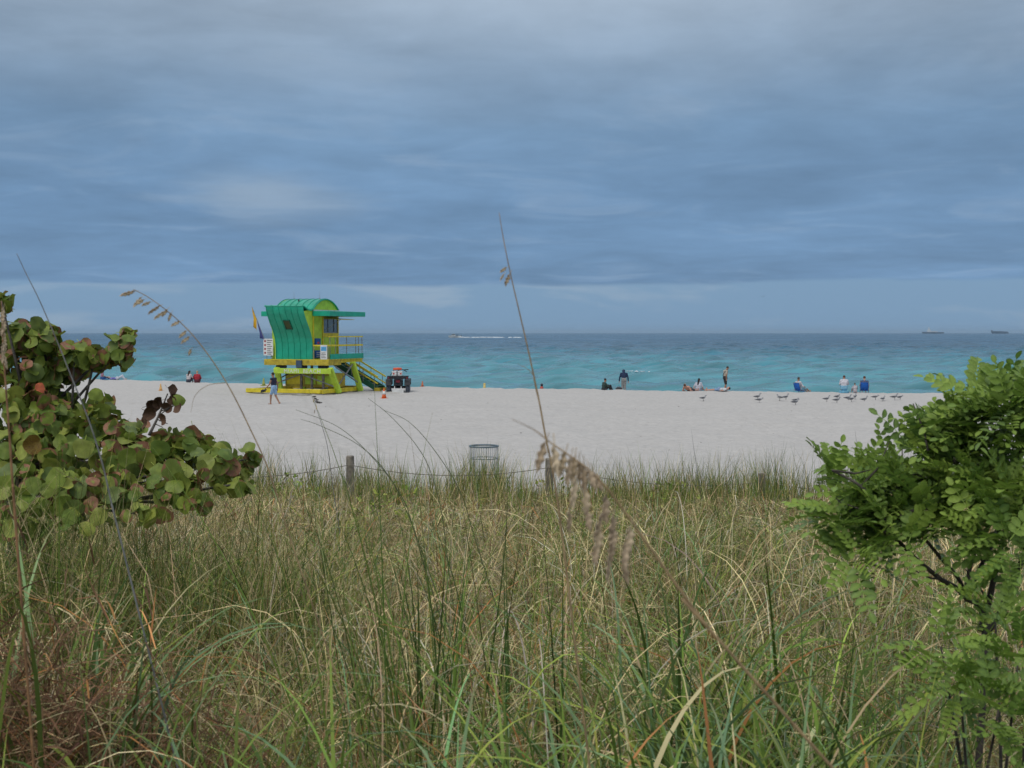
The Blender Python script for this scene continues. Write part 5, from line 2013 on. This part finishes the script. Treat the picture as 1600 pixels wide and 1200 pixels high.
CB = mat('blue_canvas', (.012, .12, .48), .75, .15, 7)
for (px, Y, rz, lab) in ((1249, 85.4, R(-55), 'low blue canvas beach chair standing on its own'), (1350.5, 83.2, R(-14), 'low blue canvas beach chair beside the child')):
    c = empty('beach_chair', P(px, Y), rz, lab, 'beach chair', 'blue beach chairs')
    mb = MB()
    n_ = 5
    vs = []
    for k in range(n_ + 1):
        t = k / n_
        for x in (-.25, .25):
            vs.append((x, -.10 - .20 * t - .05 * math.sin(math.pi * t), .18 + .50 * t))
    mb.add(vs, [(2 * k, 2 * k + 1, 2 * k + 3, 2 * k + 2) for k in range(n_)])
    o = mb.build('back_rest', CB, c, smooth=True)
    o.modifiers.new('cloth', 'SOLIDIFY').thickness = .02
    mb = MB()
    mb.add([(-.25, -.10, .17), (.25, -.10, .17), (.25, .15, .12), (-.25, .15, .12), (.25, .38, .17), (-.25, .38, .17)], [(0, 1, 2, 3), (3, 2, 4, 5)])
    o = mb.build('seat', CB, c, smooth=True)
    o.modifiers.new('cloth', 'SOLIDIFY').thickness = .02
    mb = MB()
    for s in (-.27, .27):
        mb.tube([(s, .38, .18), (s, -.10, .18), (s, -.31, .70)], .014, 6)
        mb.tube([(s, .30, .17), (s, .22, -.02), (s, -.25, -.02), (s, -.16, .32)], .014, 6)
        mb.tube([(s, -.17, .40), (s, .22, .38), (s, .24, .0)], .014, 6)
    mb.tube([(-.27, -.31, .70), (.27, -.31, .70)], .014, 6)
    mb.build('frame', STEEL, c, smooth=True)

# small belongings on the sand
mb = MB()
mb.box((-.55, -.35, 0), (.55, .35, .02))
o = mb.build('beach_towel', mat('blue_towel', (.03, .13, .38), .9, .2, 4), None)
o.location = P(166, 106.6) + Vector((.2, 0, .03))
tag(o, 'blue towel spread under the dark-haired sitter in pink', 'towel')
mb = MB()
mb.ell((0, 0, .10), (.24, .16, .14), 12, 8)
mb.tube([(-.1, 0, .2), (-.06, 0, .32), (.06, 0, .32), (.1, 0, .2)], .012, 5)
o = mb.build('beach_bag', cloth((.05, .05, .055)), None, smooth=True)
o.location = P(967, 90.2) + Vector((0, 0, .02))
tag(o, 'small dark bag on the sand beside the person in green', 'bag')
mb = MB()
mb.ell((0, 0, .12), (.13, .12, .18), 10, 8)
mb.ell((0, 0, .36), (.10, .10, .11), 10, 8, mi=1)
o = mb.build('beach_bag', [cloth((.45, .10, .08)), cloth((.03, .03, .04))], None, smooth=True)
o.location = P(846.5, 91.6)
tag(o, 'small red and black bundle at the edge of the sand', 'bag')
rng2 = random.Random(4)
mb = MB()
for k in range(46):
    t = rng2.random()
    p = at(490 + 10 * t + rng2.gauss(0, .9), 600, 78.0 - 8.6 * t)
    p.x += rng2.gauss(0, .03)
    p.z = ground_at(p.x, p.y)
    s = rng2.uniform(.03, .11)
    mb.ell(p + Vector((0, 0, .01)), (s, s * 1.6, .03), 6, 4)
tag(mb.build('seaweed_scraps', mat('dry_seaweed', (.05, .042, .035), .9, .3, 9), None), 'dark scraps of dry seaweed on the sand before the tower', 'seaweed', kind='stuff')

mb = MB()
for k in range(170):
    Yd = rng2.uniform(29, 82)
    xx = rng2.uniform(-.42, .42) * Yd
    s = rng2.uniform(.008, .022)
    mb.ell((xx, Yd, ground_at(xx, Yd) + s * .3), (s * rng2.uniform(1, 2.4), s, s * .5), 6, 4, mi=rng2.randrange(2))
tag(mb.build('beach_litter', [mat('dark_flecks', (.09, .075, .06), .9), mat('pale_shells', (.62, .60, .56), .8)], None), 'small dark flecks and pale shells scattered over the sand', 'shells', kind='stuff')
mb = MB()
sel = (np.abs(SX - at(1035, 591, 150).x) < 4) & (np.abs(SY - 150) < 5)
cz = np.argmax(np.where(sel, SZ, -9))
cxf, cyf = SX.ravel()[cz], SY.ravel()[cz]
near = np.argwhere((np.abs(SX - cxf) < 1.7) & (np.abs(SY - cyf) < .75) & (SZ > SZ.ravel()[cz] - .16))
for i, j in near:
    for q in range(2):
        mb.ell((SX[i, j] + rng2.uniform(-.2, .2), SY[i, j] + rng2.uniform(-.2, .2), SZ[i, j] + .01), (rng2.uniform(.08, .26), .14, rng2.uniform(.02, .07)), 7, 5)
tag(mb.build('breaking_foam', mat('wave_foam', (.70, .74, .76), .7), None, smooth=True), 'small white breaking crest on the teal water', 'foam', kind='stuff')

# ------------------------------------------------------------------ gulls
GW = mat('white_feathers', (.36, .36, .37), .8, .1, 9)
GG_ = mat('grey_feathers', (.125, .13, .145), .8, .2, 9)
GK = mat('dark_legs_and_beak', (.03, .028, .028), .6)


def gull_mesh(k):
    mb = MB()
    nz_ = (.02, .05, -.03)[k]
    mb.tube([(-.21, 0, .165), (-.15, 0, .17), (-.06, 0, .175), (.02, 0, .185), (.08, 0, .205), (.115, 0, .24 + nz_), (.135, 0, .275 + nz_), (.165, 0, .285 + nz_), (.185, 0, .28 + nz_), (.19, 0, .279 + nz_)],
            [.008, .032, .058, .064, .052, .034, .034, .030, .016, .006], 10, 0)
    mb.tube([(.182, 0, .282 + nz_), (.225, 0, .272 + nz_)], [.010, .003], 6, 2)
    for s in (-1, 1):
        mb.tube([(.07, s * .045, .205), (0, s * .058, .205), (-.10, s * .045, .190), (-.20, s * .02, .178), (-.27, s * .008, .172)], [.012, .034, .032, .018, .004], 8, 1)
        mb.tube([(.01, s * .025, .14), (.005, s * .025, .0)], .006, 5, 2)
        mb.box((.0, s * .025 - .012, -.004), (.045, s * .025 + .012, .004), 2)
    mb.ell((.138, 0, .302 + nz_), (.026, .028, .014), 8, 6, 1)
    return mb.mesh('gull', [GW, GG_, GK], True)


gms = [gull_mesh(k) for k in range(3)]
gulls = [(1099, 628, 0), (1184, 625, .2), (1187, 630, 0), (1218.5, 627.5, 2.6), (1228, 626, .2), (1243.6, 629.5, .1), (1243, 634, 0), (1292, 628.5, .1), (1308.4, 625, .4), (1307.8, 630, 0),
         (1325.4, 626, .1), (1330.7, 629.5, .2), (1336.5, 625.5, .9), (1351, 627, .1), (1368, 625.5, .2), (1380, 627, .8), (1398, 625.5, .1), (1406.6, 625, .5)]
for k, (px, py, rz) in enumerate(gulls):
    Yg = CAM_Z * 2000 / (py - 520)
    o = bpy.data.objects.new('gull', gms[k % 3])
    COL.objects.link(o)
    o.location = P(px, Yg) + Vector((0, 0, .002))
    o.rotation_euler = (0, 0, rz + random.uniform(-.25, .25))
    s = random.uniform(.98, 1.12)
    o.scale = (s, s, s)
    alone = k == 0
    tag(o, 'single grey gull standing apart on the sand near the lying person' if alone else 'grey and white gull in the flock standing on the sand', 'gull', 'gulls standing on the sand')
mb = MB()
mb.tube([(-.2, 0, 0), (-.05, 0, 0), (.1, 0, .01), (.2, 0, .02), (.27, 0, .015)], [.01, .06, .06, .04, .005], 8)
for s in (-1, 1):
    mb.add([(.12, 0, .03), (-.06, 0, .03), (.10, s * .35, .18), (-.02, s * .35, .17), (-.02, s * .72, .07)], [(0, 2, 3, 1), (2, 4, 3)])
o = mb.build('flying_gull', GG_, None)
o.location = at(1192, 463.5, 330)
o.rotation_euler = (0, .25, 1.2)
tag(o, 'tiny dark bird flying above the horizon', 'bird')

# ------------------------------------------------------------------ boat and ships
HULLW = mat('white_hull', (.62, .62, .58), .4, .08, 2)


def hull(mb, L, B, H, mi=0, bow=.75):
    """pointed bow at -x"""
    st_ = [(-.5, .02, 1.18), (-.42, .35, 1.10), (-.28, .75, 1.02), (0, 1.0, .96), (.3, .98, .95), (.5, .90, .95)]
    vs, fs = [], []
    for t, w, h in st_:
        x, y, z = t * L, w * B / 2, h * H
        xb = x + (L * .06 if t < -.4 else 0)
        vs += [(xb, 0, -.4 * H), (xb, -y * .72, -.1 * H), (x, -y, z), (x, y, z), (xb, y * .72, -.1 * H)]
    for i in range(len(st_) - 1):
        for k in range(5):
            k2 = (k + 1) % 5
            fs.append((i * 5 + k, i * 5 + k2, (i + 1) * 5 + k2, (i + 1) * 5 + k))
    fs += [(0, 1, 2, 3, 4), tuple(25 + k for k in (4, 3, 2, 1, 0))]
    mb.add(vs, fs, mi)


bp_ = at(710.5, 528, 1450)
B_ = empty('motor_boat', (bp_.x, 1450, SEA_Z + .1), R(4), 'white motor boat speeding left and trailing a wake', 'motor boat')
mb = MB()
hull(mb, 14.5, 4, 2.1)
mb.build('hull', HULLW, B_)
mb = MB()
mb.prism([(-4.6, 2.2), (-3.0, 4.0), (.4, 4.3), (.9, 2.1)], 'y', -1.4, 1.4)
mb.build('cabin', HULLW, B_)
mb = MB()
mb.prism([(-4.1, 2.9), (-3.1, 3.75), (.2, 3.8), (.4, 2.9)], 'y', -1.45, 1.45)
mb.build('window', DARK, B_)
mb = MB()
mb.box((.9, -1.2, 4.1), (5.0, 1.2, 4.3))
for x in (1.2, 4.6):
    mb.box((x, -1.1, 1.9), (x + .15, 1.1, 4.1))
mb.box((2.0, -.6, 1.9), (3.2, .6, 3.4))
mb.box((6.8, -.9, .8), (7.6, .9, 2.9))
mb.build('canopy', DARK, B_)
FOAM = mat('white_foam', (.72, .76, .78), .7, .15, .2)
mb = MB()
rw = random.Random(9)
x = bp_.x + 8
while x < at(812, 528, 1450).x:
    l = rw.uniform(4, 11)
    t = (x - bp_.x) / 85
    w = rw.uniform(4, 14) * (1 - .5 * t)
    yy = 1450 + rw.uniform(-6, 10) * t * 2
    h = SEA_Z + .55 + rw.uniform(0, .35)
    mb.ell((x, yy, h - .6), (l * .7, w * .8, .75), 8, 6)
    x += l * (.8 + 1.6 * t * rw.random())
tag(mb.build('boat_wake', FOAM, None, smooth=True), 'white foam wake trailing to the right of the motor boat', 'wake', kind='stuff')

SHIPD = mat('hazed_dark_hull', (.055, .080, .115), .6)  # both ship colours blued and lightened: distance haze painted in
SHIPG = mat('hazed_blue_ship', (.07, .10, .15), .6)
s0 = at(1457, 519, 8200)
S = empty('cargo_ship', (s0.x, 8200, SEA_Z), 0, 'distant ship with dark hull and white bridge on the horizon', 'ship', 'ships on the horizon')
mb = MB()
hull(mb, 140, 22, 10.5)
mb.build('hull', SHIPD, S)
mb = MB()
mb.box((-34, -9, 10), (-12, 9, 21))
mb.box((-30, -8, 21), (-16, 8, 29))
mb.box((-26, -3, 29), (-20, 3, 40))
mb.box((-12, -8, 10), (30, 8, 16))
mb.build('superstructure', WHITE, S)
s1 = at(1562, 519, 8200)
S = empty('container_ship', (s1.x, 8200, SEA_Z), 0, 'distant boxy blue-grey ship on the horizon', 'ship', 'ships on the horizon')
mb = MB()
hull(mb, 108, 22, 9)
mb.build('hull', SHIPG, S)
mb = MB()
rw = random.Random(2)
for k in range(10):
    mb.box((-48 + k * 9.6, -9, 8.0), (-48 + k * 9.6 + 9.2, 9, 17.5 - .4 * k + rw.uniform(-1, .6)))
mb.build('container_stack', SHIPG, S)
mb = MB()
mb.box((-53, -8, 8), (-49, 8, 22))
mb.build('bridge', SHIPD, S)

# ------------------------------------------------------------------ sea air
hz = MB()
hz.box((-32000, -120, -6), (32000, 32000, 48))
ho = hz.build('haze', bpy.data.materials.new('sea_haze'), None)
hm = ho.data.materials[0]
hm.use_nodes = True
nt = hm.node_tree
nt.nodes.clear()
out = nt.nodes.new('ShaderNodeOutputMaterial')
pv = nt.nodes.new('ShaderNodeVolumePrincipled')
pv.inputs['Color'].default_value = (.62, .82, 1.0, 1)
pv.inputs['Density'].default_value = 5.5e-5
pv.inputs['Anisotropy'].default_value = .2
nt.links.new(pv.outputs[0], out.inputs['Volume'])
tag(ho, 'thin blue sea haze', 'haze', kind='stuff')
